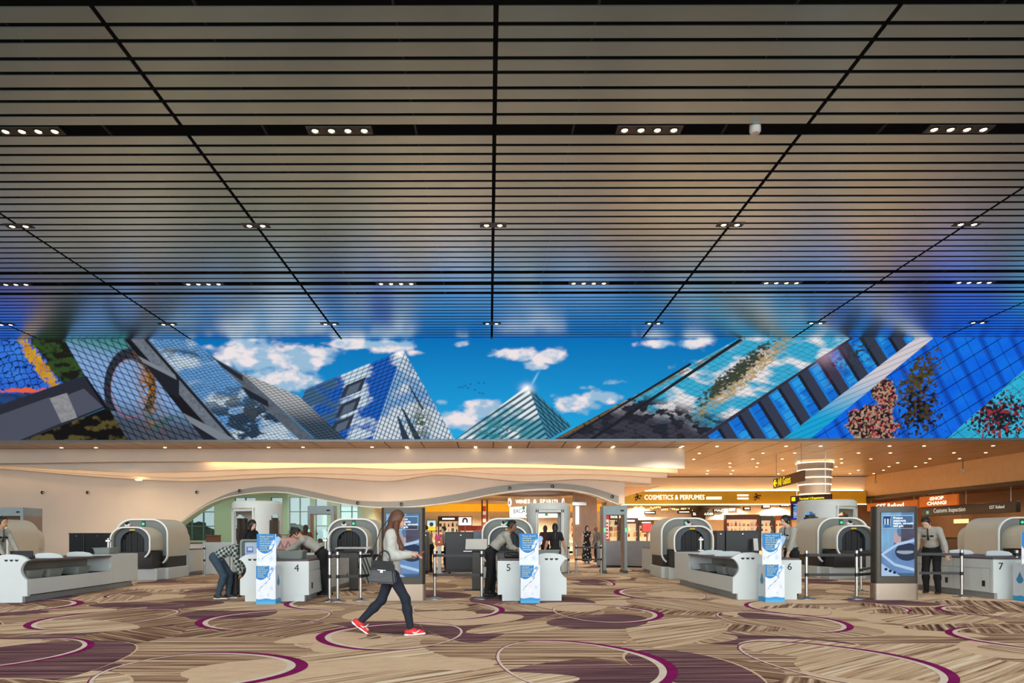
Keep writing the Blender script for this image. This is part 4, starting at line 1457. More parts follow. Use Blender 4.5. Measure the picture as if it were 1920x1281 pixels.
# ================================================================== security lanes
M_shell = mat('beige_shell', (212, 204, 184), 0.4, var=0.02)
M_rim = mat('rim_white', (238, 238, 230), 0.35, var=0.01)
M_face = mat('hood_grey', (128, 132, 126), 0.5, var=0.04)
M_inner = mat('hood_slate', (62, 70, 72), 0.45, var=0.05)
M_base = mat('base_brown_black', (38, 33, 30), 0.5, var=0.08)
M_belt = mat('belt_brown_grey', (92, 80, 80), 0.45, var=0.12, scale=30, stretch=(1, 6, 1))
M_tray = mat('tray_grey', (136, 142, 136), 0.5, var=0.04)
M_dtray = mat('rubber_curtain', (18, 18, 18), 0.6, var=0.2)
M_ink = mat('black_ink', (24, 24, 26), 0.6)
M_plin = mat('plinth_grey', (150, 154, 152), 0.5, var=0.03)


def squircle(w, z0, z1, r, tail, n=9):
    """hood profile in xz: left tail, up the side, over the top, down the other side, right tail"""
    p = []
    rt = r
    rb = min(0.36, r)
    h = w / 2
    # left tail curves inwards
    for i in range(n):
        a = R(180 + 55 * (1 - i / (n - 1)))
        p.append((-h + rb + rb * math.cos(a), z0 + rb + rb * math.sin(a) - 0.0))
    for i in range(n):
        a = R(180 - 90 * i / (n - 1))
        p.append((-h + rt + rt * math.cos(a), z1 - rt * 0.92 + rt * 0.92 * math.sin(a)))
    for i in range(n):
        a = R(90 - 90 * i / (n - 1))
        p.append((h - rt + rt * math.cos(a), z1 - rt * 0.92 + rt * 0.92 * math.sin(a)))
    for i in range(n):
        a = R(0 - 55 * i / (n - 1))
        p.append((h - rb + rb * math.cos(a), z0 + rb + rb * math.sin(a)))
    return p


def make_scanner(px, label, yaw=0.0, d=19.8, closed=True):
    """tunnel scanner; px = world x of its middle, front of the small hood at distance d"""
    t = thing('baggage_scanner', label, 'scanner', (px, d, 0), R(-yaw))
    F = 0.75                                   # small hood sticks out this far
    Lh = 1.55                                  # length of the large hood
    obj('plinth', box((-.66, .25, 0), (.66, F + .05, .36), .03), M_white, t)
    obj('plinth', box((-.76, F + .05, 0), (.76, F + Lh + .1, .36), .03), M_white, t)
    obj('base', box((-.58, .12, .36), (.58, F + .1, .86), .01), M_base, t)
    obj('base', box((-.70, F + .1, .36), (.70, F + Lh + .06, .72), .01), M_base, t)
    big = squircle(1.55, .42, 1.84, .50, 1)
    sm = squircle(1.16, .62, 1.59, .42, 1)
    side = [p for p in big[6:-6]]
    o = obj('large_hood', strip_shell(side, F + .05, F + Lh, .05), M_shell, t, smooth=True)
    obj('rim', strip_shell(big, F, F + .07, .045), M_rim, o, smooth=True)
    fp = squircle(1.47, .46, 1.80, .47, 1)
    face = prism(fp, F + .13, F + .17)
    f = obj('front_panel', face, M_face, t)
    obj('indicator_panel', box((-.055, F + .105, 1.42), (.055, F + .13, 1.78)), M_inner, f)
    obj('green_lamp', cyl((0, F + .09, 1.68), (0, F + .105, 1.68), .035, n=12), mat('green_led', (40, 230, 120), .4, emit=1.6), f)
    side = [p for p in sm[6:-6]]
    o = obj('small_hood', strip_shell(side, .05, F + .13, .045), M_shell, t, smooth=True)
    obj('rim', strip_shell(sm, 0, .06, .04), M_rim, o, smooth=True)
    # dark inner face with arched mouth
    fp = squircle(1.08, .66, 1.55, .39, 1)
    mouth = [(-.34, .84)] + [(.34 * math.cos(a) * -1, 1.14 + .32 * math.sin(a)) for a in np.linspace(0, math.pi, 15)] + [(.34, .84)]
    n = len(mouth)
    bm = bmesh.new()
    outer = [p for p in fp]
    # ring between the face outline and the mouth, joined fan-wise
    oc = []
    for i in range(n):
        oc.append(outer[round(i * (len(outer) - 1) / (n - 1))])
    A = [bm.verts.new((x, .16, z)) for x, z in oc]
    B = [bm.verts.new((x, .16, z)) for x, z in mouth]
    Cc = [bm.verts.new((x, .55, z)) for x, z in mouth]
    for i in range(n - 1):
        bm.faces.new((A[i], A[i + 1], B[i + 1], B[i]))
        bm.faces.new((B[i], B[i + 1], Cc[i + 1], Cc[i]))
    bm.faces.new((A[0], B[0], B[-1], A[-1]))
    bm.faces.new(Cc)
    bmesh.ops.recalc_face_normals(bm, faces=bm.faces)
    obj('tunnel_face', bm, M_inner, t)
    for i in range(8):
        xx = -.30 + i * .0857
        hz = 1.14 + math.sqrt(max(0, .31 ** 2 - xx * xx))
        obj('curtain_strip', box((xx - .038, .28 + .012 * (i % 2), .845), (xx + .038, .285 + .012 * (i % 2), hz)), M_dtray, t)
    obj('yellow_label', box((-.075, .148, 1.475), (.075, .16, 1.515)), mat('label_yellow', (236, 200, 20), .5), t)
    # small camera on the hood
    c = obj('hood_camera', box((-.2, .1, 1.6), (-.06, .2, 1.68), .015), M_rim, t)
    obj('lens', cyl((-.13, .06, 1.68), (-.13, .16, 1.7), .04, n=12), M_black, c)
    obj('red_button', cyl((.0, .1, 1.585), (.0, .1, 1.63), .03, n=10), mat('red_button', (190, 40, 34), .4), t)
    # rear tunnel
    rs = squircle(1.2, .62, 1.6, .44, 1)
    obj('rear_hood', strip_shell(rs[6:-6], F + Lh - .02, F + Lh + .62, .05), M_shell, t, smooth=True)
    obj('rear_base', box((-.55, F + Lh + .06, 0), (.55, F + Lh + .7, .9), .02), M_white, t)
    obj('rear_face', prism(squircle(1.1, .68, 1.55, .4, 1), F + Lh + .5, F + Lh + .52), M_inner, t)
    return t


def make_lane(x, d, yaw, flip, number, label):
    """lane table: x = world x of the middle of its front; flip = -1 puts the tray return on the right"""
    t = thing('screening_table', label, 'counter', (x, d, 0), R(-yaw))
    W, L, P = 1.375, 4.7, 3.3
    s = flip                                 # +1: tray return on the left

    def XX(u):                               # u from 0 at the return side to W at the number side
        return s * (u - W / 2)

    def bx(u0, u1, y0, y1, z0, z1, bevel=0.0):
        a, b = sorted((XX(u0), XX(u1)))
        return box((a, y0, z0), (b, y1, z1), bevel)

    def bite(n=12):                          # concave notch of the front panel on the return side
        pts = [(0.0, .45)]
        for i in range(n + 1):
            a = i / n
            pts.append((.02 + .105 * math.sin(math.pi * a) ** .8, .46 + .36 * a))
        pts.append((-.025, .835))
        return pts
    prof = [(XX(u), z) for u, z in
            [(W, .125), (W, .80), (.62, .80), (.58, .90), (.52, .935), (.40, .955), (.25, .95), (.12, .93), (.045, .895)] + list(reversed(bite())) + [(0, .125)]]
    obj('front_panel', prism(prof, 0, .09, bevel=.006), M_white, t)
    a, b = sorted((XX(.10), XX(W - .09)))
    obj('plinth', box((a, .01, 0), (b, .10, .125)), M_white, t)
    a, b = sorted((XX(.12), XX(W - .12)))
    obj('side_plinth', box((a, .1, 0), (b, L - .1, .12)), M_plin, t)
    # scallops under the hump
    for i in range(3):
        u = .20 + i * .10
        sc = [(XX(u) + .036 * math.cos(q), .85 - .038 * abs(math.sin(q))) for q in np.linspace(0, math.pi, 9)]
        obj('scallop', prism(sc, -.004, .002), M_ink, t)
    # return side: low wall, end block, tray belt and its inner wall
    obj('low_wall', bx(0, .05, .09, P, .15, .46, .004), M_white, t)
    obj('end_block', bx(0, .62, P, L, .15, .86, .02), M_white, t)
    # rounded end of the window
    bm = bmesh.new()
    cr = [(P - .19, .46), (P - .1, .478), (P - .03, .53), (P - .004, .64), (P - .03, .75), (P - .1, .81), (P - .19, .825), (P + .02, .83), (P + .02, .46)]
    xa, xb = sorted((XX(0.0), XX(.05)))
    obj('window_corner', prism(cr, xa, xb, 'yz'), M_white, t)
    obj('return_belt', bx(.06, .58, .09, P, .42, .455), M_ink, t)
    obj('return_back', bx(.58, .62, .09, P, .15, .80), mat('return_wall', (150, 144, 132), .5), t)
    obj('edge_roller', bx(-.015, .09, .1, P - .02, .80, .845, .015), M_belt, t)
    obj('window_lip', bx(.09, .62, .09, P, .79, .81), M_inner, t)
    # loading belt
    obj('loading_belt', bx(.60, W - .02, .03, L, .80, .835, .008), M_belt, t)
    obj('return_deck', bx(.06, .60, .1, P, .81, .835), M_belt, t)
    # number side: body, drawers and doors
    obj('body', bx(.62, W - .03, .09, L, .125, .80), M_white, t)
    n = 4
    for i in range(n):
        y0, y1 = .12 + i * (L - .15) / n, .12 + (i + 1) * (L - .15) / n - .012
        obj('drawer', bx(W - .03, W - .01, y0, y1, .62, .79, .003), M_white, t)
        dr = obj('cabinet_door', bx(W - .03, W - .01, y0, y1, .13, .605, .003), M_white, t)
        obj('handle', bx(W - .012, W - .002, y0 + .12, y0 + .2, .24, .36), M_black, dr)
    # fins
    fin = [(.02, .84), (.03, .885), (.10, .925), (.25, .95), (.42, .952), (.56, .94), (.60, .92), (.60, .84)]
    for y in (1.25, 2.45):
        obj('fin', prism([(XX(u), z) for u, z in fin], y, y + .05, bevel=.008), M_white, t)
    # number
    if number:
        text(number, .2, M_ink, t, (XX(W - .24 if s > 0 else (W - .15 if number == '7' else W - .22)), -.004, .66), name='number')
    # roller post near the scanner
    q = XX(.64)
    o = obj('tray_guide', tube([(q, L - .25, .83), (q, L - .25, 1.26)], .035, 10), M_steel, t)
    obj('guide_head', box((q - .06, L - .3, 1.16), (q + .06, L - .2, 1.22), .01), M_steel, o)
    obj('guide_head', box((q - .07, L - .3, .88), (q + .07, L - .2, .92), .01), M_steel, o)
    return t


LANES = {'3': (-9.1 - .69, 13.42, -2.8, -1), '4': (-4.28, 13.6, 0.0, 1), '5': (.855, 13.6, 0.0, -1), '6': (5.6, 13.75, 1.2, 1), '7': (10.84, 13.75, 0.0, -1)}
LLAB = {'3': 'white screening table without a visible number, cut by the frame', '4': 'white screening table numbered four, beside the bending man', '5': 'white screening table numbered five, under the arms of a leaning officer',
        '6': 'white screening table numbered six, with grey trays in its side window', '7': 'white screening table numbered seven, with cabinet doors along its side'}
for k, (x, d, yaw, flip) in LANES.items():
    make_lane(x, d, yaw, flip, k if k != '3' else None, LLAB[k])
for x, yaw, lab in ((-15.25, -3, 'beige baggage scanner at the far left lane, cut by the frame'), (-10.42, -2.8, 'beige baggage scanner behind the table without a number'), (-4.1, 0, 'beige baggage scanner behind table four'),
                    (.55, 0, 'beige baggage scanner behind table five'), (5.94, 1.2, 'beige baggage scanner behind table six'), (10.66, 0, 'beige baggage scanner behind table seven'), (16.1, 2, 'beige baggage scanner right of the officer by table seven')):
    make_scanner(x, lab, yaw)


def lane_pt(k, u, y, z):
    """point on lane k: u from the tray-return side, y along the lane"""
    x, d, yaw, flip = LANES[k]
    lx = flip * (u - 1.375 / 2)
    c, s_ = math.cos(R(-yaw)), math.sin(R(-yaw))
    return Vector((x + lx * c - y * s_, d + lx * s_ + y * c, z))


# ------------------------------------------------------------------ trays
def tray_bm(w=.42, l=.56, h=.15, t=.012):
    bm = bmesh.new()

    def rect(w_, l_, z, r=.05):
        pts = []
        for cx, cy, a0 in ((w_ / 2 - r, l_ / 2 - r, 0), (-w_ / 2 + r, l_ / 2 - r, 90), (-w_ / 2 + r, -l_ / 2 + r, 180), (w_ / 2 - r, -l_ / 2 + r, 270)):
            for i in range(4):
                a = R(a0 + 30 * i)
                pts.append(bm.verts.new((cx + r * math.cos(a), cy + r * math.sin(a), z)))
        return pts
    rings = [rect(w - .06, l - .06, 0), rect(w, l, h), rect(w + .035, l + .035, h), rect(w + .035, l + .035, h + .012), rect(w - t * 2, l - t * 2, h + .008), rect(w - .06 - t * 2, l - .06 - t * 2, t)]
    for A, B in zip(rings[:-1], rings[1:]):
        for i in range(16):
            bm.faces.new((A[i], A[(i + 1) % 16], B[(i + 1) % 16], B[i]))
    bm.faces.new(list(reversed(rings[0])))
    bm.faces.new(rings[-1])
    bmesh.ops.recalc_face_normals(bm, faces=bm.faces)
    return bm


tray_me = bpy.data.meshes.new('tray')
_b = tray_bm()
_b.to_mesh(tray_me)
_b.free()
tray_me.materials.append(M_tray)
TR = [('3', .32, .5, .457, 0, 'grey tray nearest the front panel inside the window of the unnumbered table'), ('3', .32, 1.2, .457, 0, 'grey tray in the middle of the window of the unnumbered table'), ('3', .32, 2.3, .457, 0, 'grey tray at the closed end of the window of the unnumbered table'),
      ('3', .34, 3.75, .862, 0, 'grey tray on the end block of the unnumbered table'), ('6', .32, .45, .457, 0, 'grey tray nearest the front panel inside the window of table six'),
      ('6', .32, 1.25, .457, 0, 'grey tray in the middle of the window of table six'), ('6', .32, 2.5, .457, 0, 'grey tray at the closed end of the window of table six'),
      ('4', .86, .62, .837, 90, 'grey tray being filled by the leaning officer at table four'), ('5', .34, .9, .955, 90, 'grey tray on table five with a dark bag lying on it'), ('7', 1.0, 2.6, .837, 0, 'grey tray on the belt of table seven')]
for k, u, y, z, rz_, lab in TR:
    o = tag(obj('tray', tray_me, None), lab, 'tray')
    p = lane_pt(k, u, y, z)
    if k == '5':
        p.z = .837
    o.location = p
    o.rotation_euler = (0, 0, R(rz_ - LANES[k][2]))
# bag in the tray of lane 5, cloth in the tray of lane 4
bm = bmesh.new()
bmesh.ops.create_icosphere(bm, subdivisions=3, radius=1)
for v in bm.verts:
    v.co = Vector((v.co.x * .2, v.co.y * .14, max(-.05, v.co.z * .06 + .012 * math.sin(9 * v.co.x))))
p = lane_pt('5', .34, .9, .91)
o = tag(obj('soft_bag', bm, mat('bag_taupe', (96, 82, 76), .7), smooth='all'), 'soft taupe bag lying in the tray on table five', 'bag')
o.location = p + Vector((0, 0, .0))
o.scale = (1, 1, 1.3)
bm = bmesh.new()
bmesh.ops.create_icosphere(bm, subdivisions=3, radius=1)
for v in bm.verts:
    v.co = Vector((v.co.x * .17, v.co.y * .14, max(-.06, v.co.z * .07 + .02 * math.sin(11 * v.co.x + 5 * v.co.y))))
p = lane_pt('4', .86, .62, .92)
o = tag(obj('folded_jacket', bm, mat('teal_cloth', (30, 92, 98), .8, var=.2), smooth='all'), 'teal jacket lying in the tray at table four', 'clothing')
o.location = p
o.rotation_euler = (0, 0, R(90))
# tilted tray with printed floor
t = thing('printed_tray', 'tray tilted upright showing its pale blue printed pictograms', 'tray', (-4.82, 13.98, .84))
bm = tray_bm(.46, .37, .10)
for v in bm.verts:
    v.co = Vector((v.co.x, -v.co.z + .02, v.co.y + .185 + .012))
bmesh.ops.recalc_face_normals(bm, faces=bm.faces)
obj('shell', bm, M_tray, t)


def pictos(U, V):
    img = np.zeros(U.shape + (3,))
    img[:] = L3(176, 190, 206)
    n = (np.abs(U - .28) < .2) & (np.abs(V - .55) < .22)
    img[n] = L3(70, 110, 190)
    img[(np.abs(U - .3) < .13) & (np.abs(V - .5) < .1)] = L3(200, 214, 230)
    img[(np.abs(V - .88) < .05) & (U < .75) & (np.sin(U * 50) > -.3)] = L3(70, 110, 190)
    img[(np.abs(V - .42) < .05) & (U > .6) & (U < .9) & (np.sin(U * 70) > -.2)] = L3(90, 124, 190)
    return img


painted('pictogram_print', .36, .27, 40, 30, pictos, attr_mat('print_paper'), t, (-.18, .0, .065))

# ------------------------------------------------------------------ water-bottle collection boxes
def bottle_art(low):
    def f(U, V):
        img = np.zeros(U.shape + (3,))
        img[:] = L3(238, 242, 246)
        img[:] = img * (1 - .10 * fbm(U * 4, V * 6, 3, 7)[..., None])
        if low:
            dd = np.hypot((U - .24) / .44, np.maximum(V - .08, 0) / .29)
            img[dd < 1.06] = L3(250, 252, 255)
            img[(dd < 1.0)] = L3(0, 128, 200)
            w = .86 + .012 * np.sin(U * 9)
            s = sstep(-.01, .01, V - w)[..., None]
            img = img * (1 - s) + (L3(20, 150, 214) * (1 - .35 * sstep(w, 1.0, V)[..., None]) + L3(140, 214, 240) * .35 * sstep(w, 1.0, V)[..., None]) * s
            bx_, by_ = .72, .18
            # water running out of the bottle
            line = .70 - .55 * sstep(.30, .66, V) - .0 * U
            m = (np.abs(U - line) < .02 + .012 * np.sin(V * 60)) & (V > .28) & (V < .66)
            img[m] = L3(110, 150, 190)
        else:
            dd = np.hypot((U - .43) / .54, np.maximum(V - .14, 0) / .48)
            img[dd < 1.05] = L3(252, 253, 255)
            img[dd < 1.0] = L3(0, 128, 200)
            bx_, by_ = .80, .34
            m = (np.abs(U - (.78 - .5 * sstep(.55, .8, V))) < .022) & (V > .5) & (V < .8)
            img[m] = L3(110, 150, 190)
        # tilted bottle
        ca, sa = math.cos(.5), math.sin(.5)
        k = 2.0 if low else 1.6
        u = (U - bx_) * ca + (V - by_) * k * sa
        v = -(U - bx_) * sa + (V - by_) * k * ca
        m = (np.abs(u) < .085 * (1 - .6 * sstep(.18, .3, v))) & (v > -.3) & (v < .3)
        tex = fbm(U * 22, V * 30, 3, 13)
        bcol = L3(120, 176, 226) * (1 - sstep(.4, .6, tex))[..., None] + L3(236, 246, 252) * sstep(.4, .6, tex)[..., None]
        img[m] = bcol[m]
        edge = m & ((np.abs(u) > .07 * (1 - .6 * sstep(.18, .3, v))) | (np.abs(v) > .285))
        img[edge] = L3(60, 110, 190)
        for (x, y, r) in ((.18, .62, .05), (.8, .58, .07), (.62, .75, .05)) if low else ((.75, .78, .09), (.1, .8, .06)):
            img[np.hypot(U - x, (V - y) * k * .7) < r] = L3(206, 222, 238)
        return img
    return f


def drop_art(U, V):
    img = np.zeros(U.shape + (3,))
    img[:] = L3(214, 224, 232)
    img[:] = img * (1 - .12 * fbm(U * 3, V * 6, 3, 3)[..., None])
    r = .26 * sstep(.22, .42, V) * (V < .52) + (V >= .42) * np.sqrt(np.clip(.26 ** 2 - ((V - .42) * 2.2) ** 2 * (V > .42), 0, 1))
    r = np.where(V < .42, .26 * np.clip((V - .2) / .22, 0, 1) ** 1.3, np.sqrt(np.clip(.26 ** 2 - ((V - .42) * 2.4) ** 2, 0, 1)))
    m = np.abs(U - .5) < r
    img[m] = L3(20, 120, 170)
    m2 = (np.abs(U - .5) < r - .06) & (np.sin(V * 220) > .2)
    img[m2] = L3(70, 160, 196)
    w = .86
    img[V > w + .01 * np.sin(U * 8)] = L3(40, 160, 214)
    return img


M_print = attr_mat('print_paper')
M_txt = mat('pale_yellow_print', (236, 240, 170), .6, var=.01)
MSG = 'Please discard\nany liquid\naerosol or gel\nitems before\nundergoing\nsecurity\nscreening'
for px_, dy, side, lab in ((480, 1132.5, 1, 'blue and white water bottle discard stand in front of table four'), (976, 1131.7, 0, 'blue and white water bottle discard stand in front of table five'),
                           (1435, 1131, -1, 'blue and white water bottle discard stand in front of table six'), (1925, 1131, -1, 'blue and white water bottle discard stand beside table seven')):
    g = ground(px_, dy)
    t = thing('discard_stand', lab, 'stand', (g.x, g.y, 0))
    w, dpt, h = .372, .345, .735
    bo = obj('box', box((0.004, .004, 0), (w - .004, dpt, h), .003), mat('stand_card', (232, 238, 242), .5), t)
    painted('front_print', w, h, 60, 110, bottle_art(True), M_print, bo, (0, 0, 0))
    painted('side_print', dpt, h, 40, 90, drop_art, M_print, bo, (w, 0, 0), (0, 1, 0))
    painted('side_print', dpt, h, 40, 90, drop_art, M_print, bo, (0, dpt, 0), (0, -1, 0))
    text(MSG, .036, M_txt, bo, (w * .07, -.003, h * .855), align='LEFT', depth=.0005, line=.95, name='print_text')
    cd = obj('header_card', box((-.02, .10, h - .02), (w - .02, .112, 1.345)), mat('stand_card', (232, 238, 242), .5), t)
    painted('header_print', w, 1.345 - h, 60, 90, bottle_art(False), M_print, cd, (-.02, .096, h))
    text(MSG, .046, M_txt, cd, (w * .10, .092, h + .43), align='LEFT', depth=.0005, line=.95, name='print_text')
    # die-cut bottle sticking out of the card
    bpts = [(.30, .36), (.36, .33), (.44, .50), (.43, .545), (.385, .565), (.35, .54)]
    obj('bottle_cutout', prism([(x, h + z) for x, z in bpts], .099, .111), mat('bottle_print', (150, 190, 230), .4, var=.3, scale=40), cd)

# ------------------------------------------------------------------ information totems
def totem_art(seed):
    def f(U, V):
        img = np.zeros(U.shape + (3,))
        base = np.clip(.9 - .35 * V, 0, 1)[..., None]
        img[:] = L3(96, 136, 178) * base
        n = fbm(U * 5, V * 9, 4, seed)
        img *= (.75 + .5 * n)[..., None]
        # shirt of the traveller on the left
        m = (U + .5 * V < .62) & (V < .62)
        img[m] = (L3(126, 172, 210) * (.7 + .5 * fbm(U * 9, V * 5, 3, seed + 3))[..., None])[m]
        m = (np.hypot((U - .5) / .13, (V - .43) / .06) < 1) | (np.hypot((U - .44) / .07, (V - .39) / .09) < 1)
        img[m] = L3(186, 158, 164)
        m = (V < .62) & (U > .6) & (V > .2)
        img[m] = (L3(84, 82, 100) * (.7 + .6 * fbm(U * 3, V * 16, 3, seed + 5))[..., None])[m]
        # tray
        def band(x0, y0, x1, y1, w):
            L = math.hypot(x1 - x0, y1 - y0)
            tt = np.clip(((U - x0) * (x1 - x0) + (V - y0) * (y1 - y0)) / L ** 2, 0, 1)
            return np.hypot(U - x0 - tt * (x1 - x0), V - y0 - tt * (y1 - y0)) < w
        m = (V > .62 - .25 * (U - .1)) & (V < .95)
        img[m] = (L3(104, 140, 186) * (.8 + .4 * n)[..., None])[m]
        m = (np.hypot((U - .78) / .36, (V - .62) / .14) < 1)
        img[m] = L3(48, 58, 84)
        m = (np.hypot((U - .72) / .26, (V - .62) / .035) < 1) & (V > .6)
        img[m] = L3(150, 166, 176)
        for b in ((.02, .66, .5, .5), (.5, .5, 1.0, .44), (.02, .66, .4, .82), (.4, .82, .98, .9)):
            img[band(*b, .022)] = L3(176, 202, 230)
        m = V > .80 + .35 * U
        img[m] = L3(170, 196, 224)
        for x in (.14, .27, .40):
            img[np.hypot((U - x) / .05, (V - .865 - .2 * x) / .022) < 1] = L3(40, 46, 66)
        # caption frame
        fr = (U > .03) & (U < .97) & (V > .045) & (V < .255)
        inn = (U > .042) & (U < .958) & (V > .052) & (V < .248)
        img[inn] *= .72
        img[fr & ~inn] = L3(190, 214, 236)
        m = (U > .07) & (U < .28) & (V > .065) & (V < .19)
        img[m] = L3(40, 70, 120)
        img[m & (np.sin(U * 70) > .2) & (V > .1)] = L3(220, 230, 240)
        img[(U > .1) & (U < .27) & (V > .205) & (V < .235)] = L3(40, 110, 190)
        return img
    return f


M_tot = mat('totem_brown', (66, 60, 50), .35, .3, var=.05)
M_totb = mat('totem_base', (172, 156, 138), .3, .7, var=.06, scale=20, stretch=(1, 1, 6))
for xa_, xb_, yb_, lab, sd in ((713, 797, 1126.5, 'dark information totem with a tray picture, behind the walking woman', 3), (1641, 1725, 1127, 'dark information totem with a tray picture, beside the officer of table seven', 8)):
    g0, g1 = ground(xa_, yb_), ground(xb_, yb_)
    w = g1.x - g0.x
    t = thing('information_totem', lab, 'totem', ((g0.x + g1.x) / 2, g0.y, 0))
    r, dp = .09, .26

    def cap(w_, dep, n=6):
        p = []
        for cx, cy, a0 in ((w_ / 2 - r, dep - r, 0), (-w_ / 2 + r, dep - r, 90), (-w_ / 2 + r, r, 180), (w_ / 2 - r, r, 270)):
            for i in range(n):
                a = R(a0 + 90 * i / (n - 1))
                p.append((cx + r * math.cos(a), cy + r * math.sin(a)))
        return p
    obj('base', prism(cap(w, dp), 0, .33, 'xy'), M_totb, t, smooth=True)
    bd = obj('body', prism(cap(w - .02, dp), .33, 1.875, 'xy'), M_tot, t, smooth=True)
    sw, sh = .66, 1.27
    obj('bezel', box((-sw / 2 - .012, -.004, .47), (sw / 2 + .012, .01, .47 + sh + .02)), M_black, bd)
    sc = painted('display', sw, sh, 110, 200, totem_art(sd), attr_mat('screen_print', 1.0), bd, (-sw / 2, -.006, .48))
    text('Present\nseparately\nliquids, aerosols\nand gels', .062, mat('screen_white', (236, 242, 250), .5, emit=.9), sc, (-.09, -.009, .48 + sh * .85), align='LEFT', depth=.0008, line=.85, name='caption')

# ------------------------------------------------------------------ belt posts
post_me = {}


def post(px_, py_, lab, belts=(), d=None):
    g = ground(px_, py_) if d is None else Vector((at(px_, 0, d).x, d, 0))
    t = thing('belt_post', lab, 'post', (g.x, g.y, 0))
    for nm, b_, m_ in (('base', lathe([(0.0, 0), (.17, 0), (.17, .012), (.05, .035), (.03, .06), (0, .06)], 28), M_steel), ('pole', lathe([(0.031, .05), (.031, .93)], 16), M_steel), ('cap', lathe([(0.036, .93), (.036, .985), (.02, .995), (0, .995)], 16), M_steel)):
        obj(nm, b_, m_, t, smooth=True)
    obj('belt_slot', lathe([(.039, .86), (.039, .93)], 16), M_black, t, smooth=True)
    obj('belt_slot', lathe([(.036, .46), (.036, .53)], 16), M_black, t, smooth=True)
    for (bx_, by_) in belts:
        e = ground(bx_, by_)
        v = e - g
        L_ = v.length
        q = math.atan2(v.y, v.x)
        for z in (.895, .495):
            o = obj('belt', box((.03, -.003, z - .028), (L_ - .03, .003, z + .028)), M_black, t)
            o.rotation_euler = (0, 0, q)
    return t


post(618, 1127, 'leaning-pair steel belt post beside the leaning officer of table four')
post(633, 1127.5, 'steel belt post beside the lectern of table four', [(676, 1126)])
post(676, 1126, 'steel belt post between lectern four and the walking woman', [(715, 1121)])
post(815, 1123, 'steel belt post right of the totem behind the walking woman', [(903, 1123.5)])
post(903, 1123.5, 'steel belt post beside the officer of table five')
post(1512, 1125, 'steel belt post beside table six', [(1606, 1125)])
post(1606, 1125, 'steel belt post left of the totem by table seven', [(1642, 1122)])
post(1614, 1111, 'steel belt post standing behind the posts between tables six and seven', [(1646, 1100)])
post(1803, 1122, 'steel belt post in front of the side of table seven', [(1720, 1120)])
post(1906, 1125, 'steel belt post beside the front of table seven')
post(383, 1077.5, 'steel belt post by the low white partition')
post(1080, 1077, 'steel belt post right of the body scanner of lane five', [(1127, 1077)])
post(1127, 1077, 'steel belt post at the foot of the metal detector of lane five')
post(1066, 1078, 'thin steel belt post against the body scanner of lane five')

# ------------------------------------------------------------------ lecterns
for px_, py_, hd, lab in ((663, 1107, 1, 'dark lectern with a flat pale top beside table four'), (893, 1107, -1, 'dark lectern with a sloping white top beside table five')):
    g = ground(px_, py_)
    t = thing('lectern', lab, 'lectern', (g.x, g.y, 0))
    M_lec = mat('lectern_dark', (70, 68, 62), .4, .4)
    obj('base_plate', box((-.28, -.2, 0), (.28, .2, .02), .005), M_lec, t)
    obj('column', box((-.1, -.06, .02), (.1, .06, .92), .01), M_lec, t)
    hb = obj('head', box((-.22, -.14, .92), (.22, .16, 1.0), .01), M_black, t)
    w0 = .34
    pts = [(-.16, 1.0), (.22, 1.02), (.22, 1.04), (-.16, 1.02)] if hd > 0 else [(-.2, .98), (.22, 1.2), (.22, 1.225), (-.2, 1.005)]
    obj('top_sheet', prism(pts, -w0 * (1.2 if hd > 0 else .75), w0 * (1.2 if hd > 0 else .75), 'yz'), mat('sheet_white', (214, 212, 206), .5), t)
    if hd < 0:
        obj('shelf_tray', box((-.3, -.2, .93), (-.1, -.1, .945)), M_steel, t)

# ------------------------------------------------------------------ metal detectors
def detector(pa, pb, ytop, d, lab, dep=.55, yaw=0):
    c0, c1 = at(pa, ytop, d), at(pb, ytop, d)
    w, h = c1.x - c0.x, c0.z
    t = thing('metal_detector', lab, 'gate', ((c0.x + c1.x) / 2, d, 0), R(yaw))
    Mg = mat('detector_grey', (150, 164, 164), .45)
    Mt = mat('detector_taupe', (156, 136, 122), .5)
    for s in (-1, 1):
        x = s * (w / 2 - .05)
        o = obj('side_panel', box((x - .045, 0, 0), (x + .045, dep, h - .16), .015), Mt, t)
        obj('front_edge', box((x - .052, -.03, 0.08), (x + .052, .02, h), .012), Mg, o)
        obj('foot', box((x - .07, -.06, 0), (x + .07, dep + .05, .1), .01), mat('detector_foot', (84, 84, 84), .5), o)
        obj('status_lamp', box((x - .03, -.036, 1.42), (x + .03, -.03, 1.56)), mat('detector_green', (90, 230, 150), .4, emit=1.0), o)
    cr = obj('header', box((-w / 2, -.02, h - .32), (w / 2, dep, h), .02), Mg, t)
    obj('header_display', box((w * .22, -.026, h - .2), (w * .36, -.02, h - .14)), M_ink, cr)
    return t


detector(577, 626, 948, 25.5, 'grey walk-through metal detector by the green glass')
detector(1131, 1176, 949, 23.6, 'grey walk-through metal detector left of the curved counter', .7)
detector(-2, 44, 950, 25.5, 'grey walk-through metal detector behind the unnumbered table', 1.1)

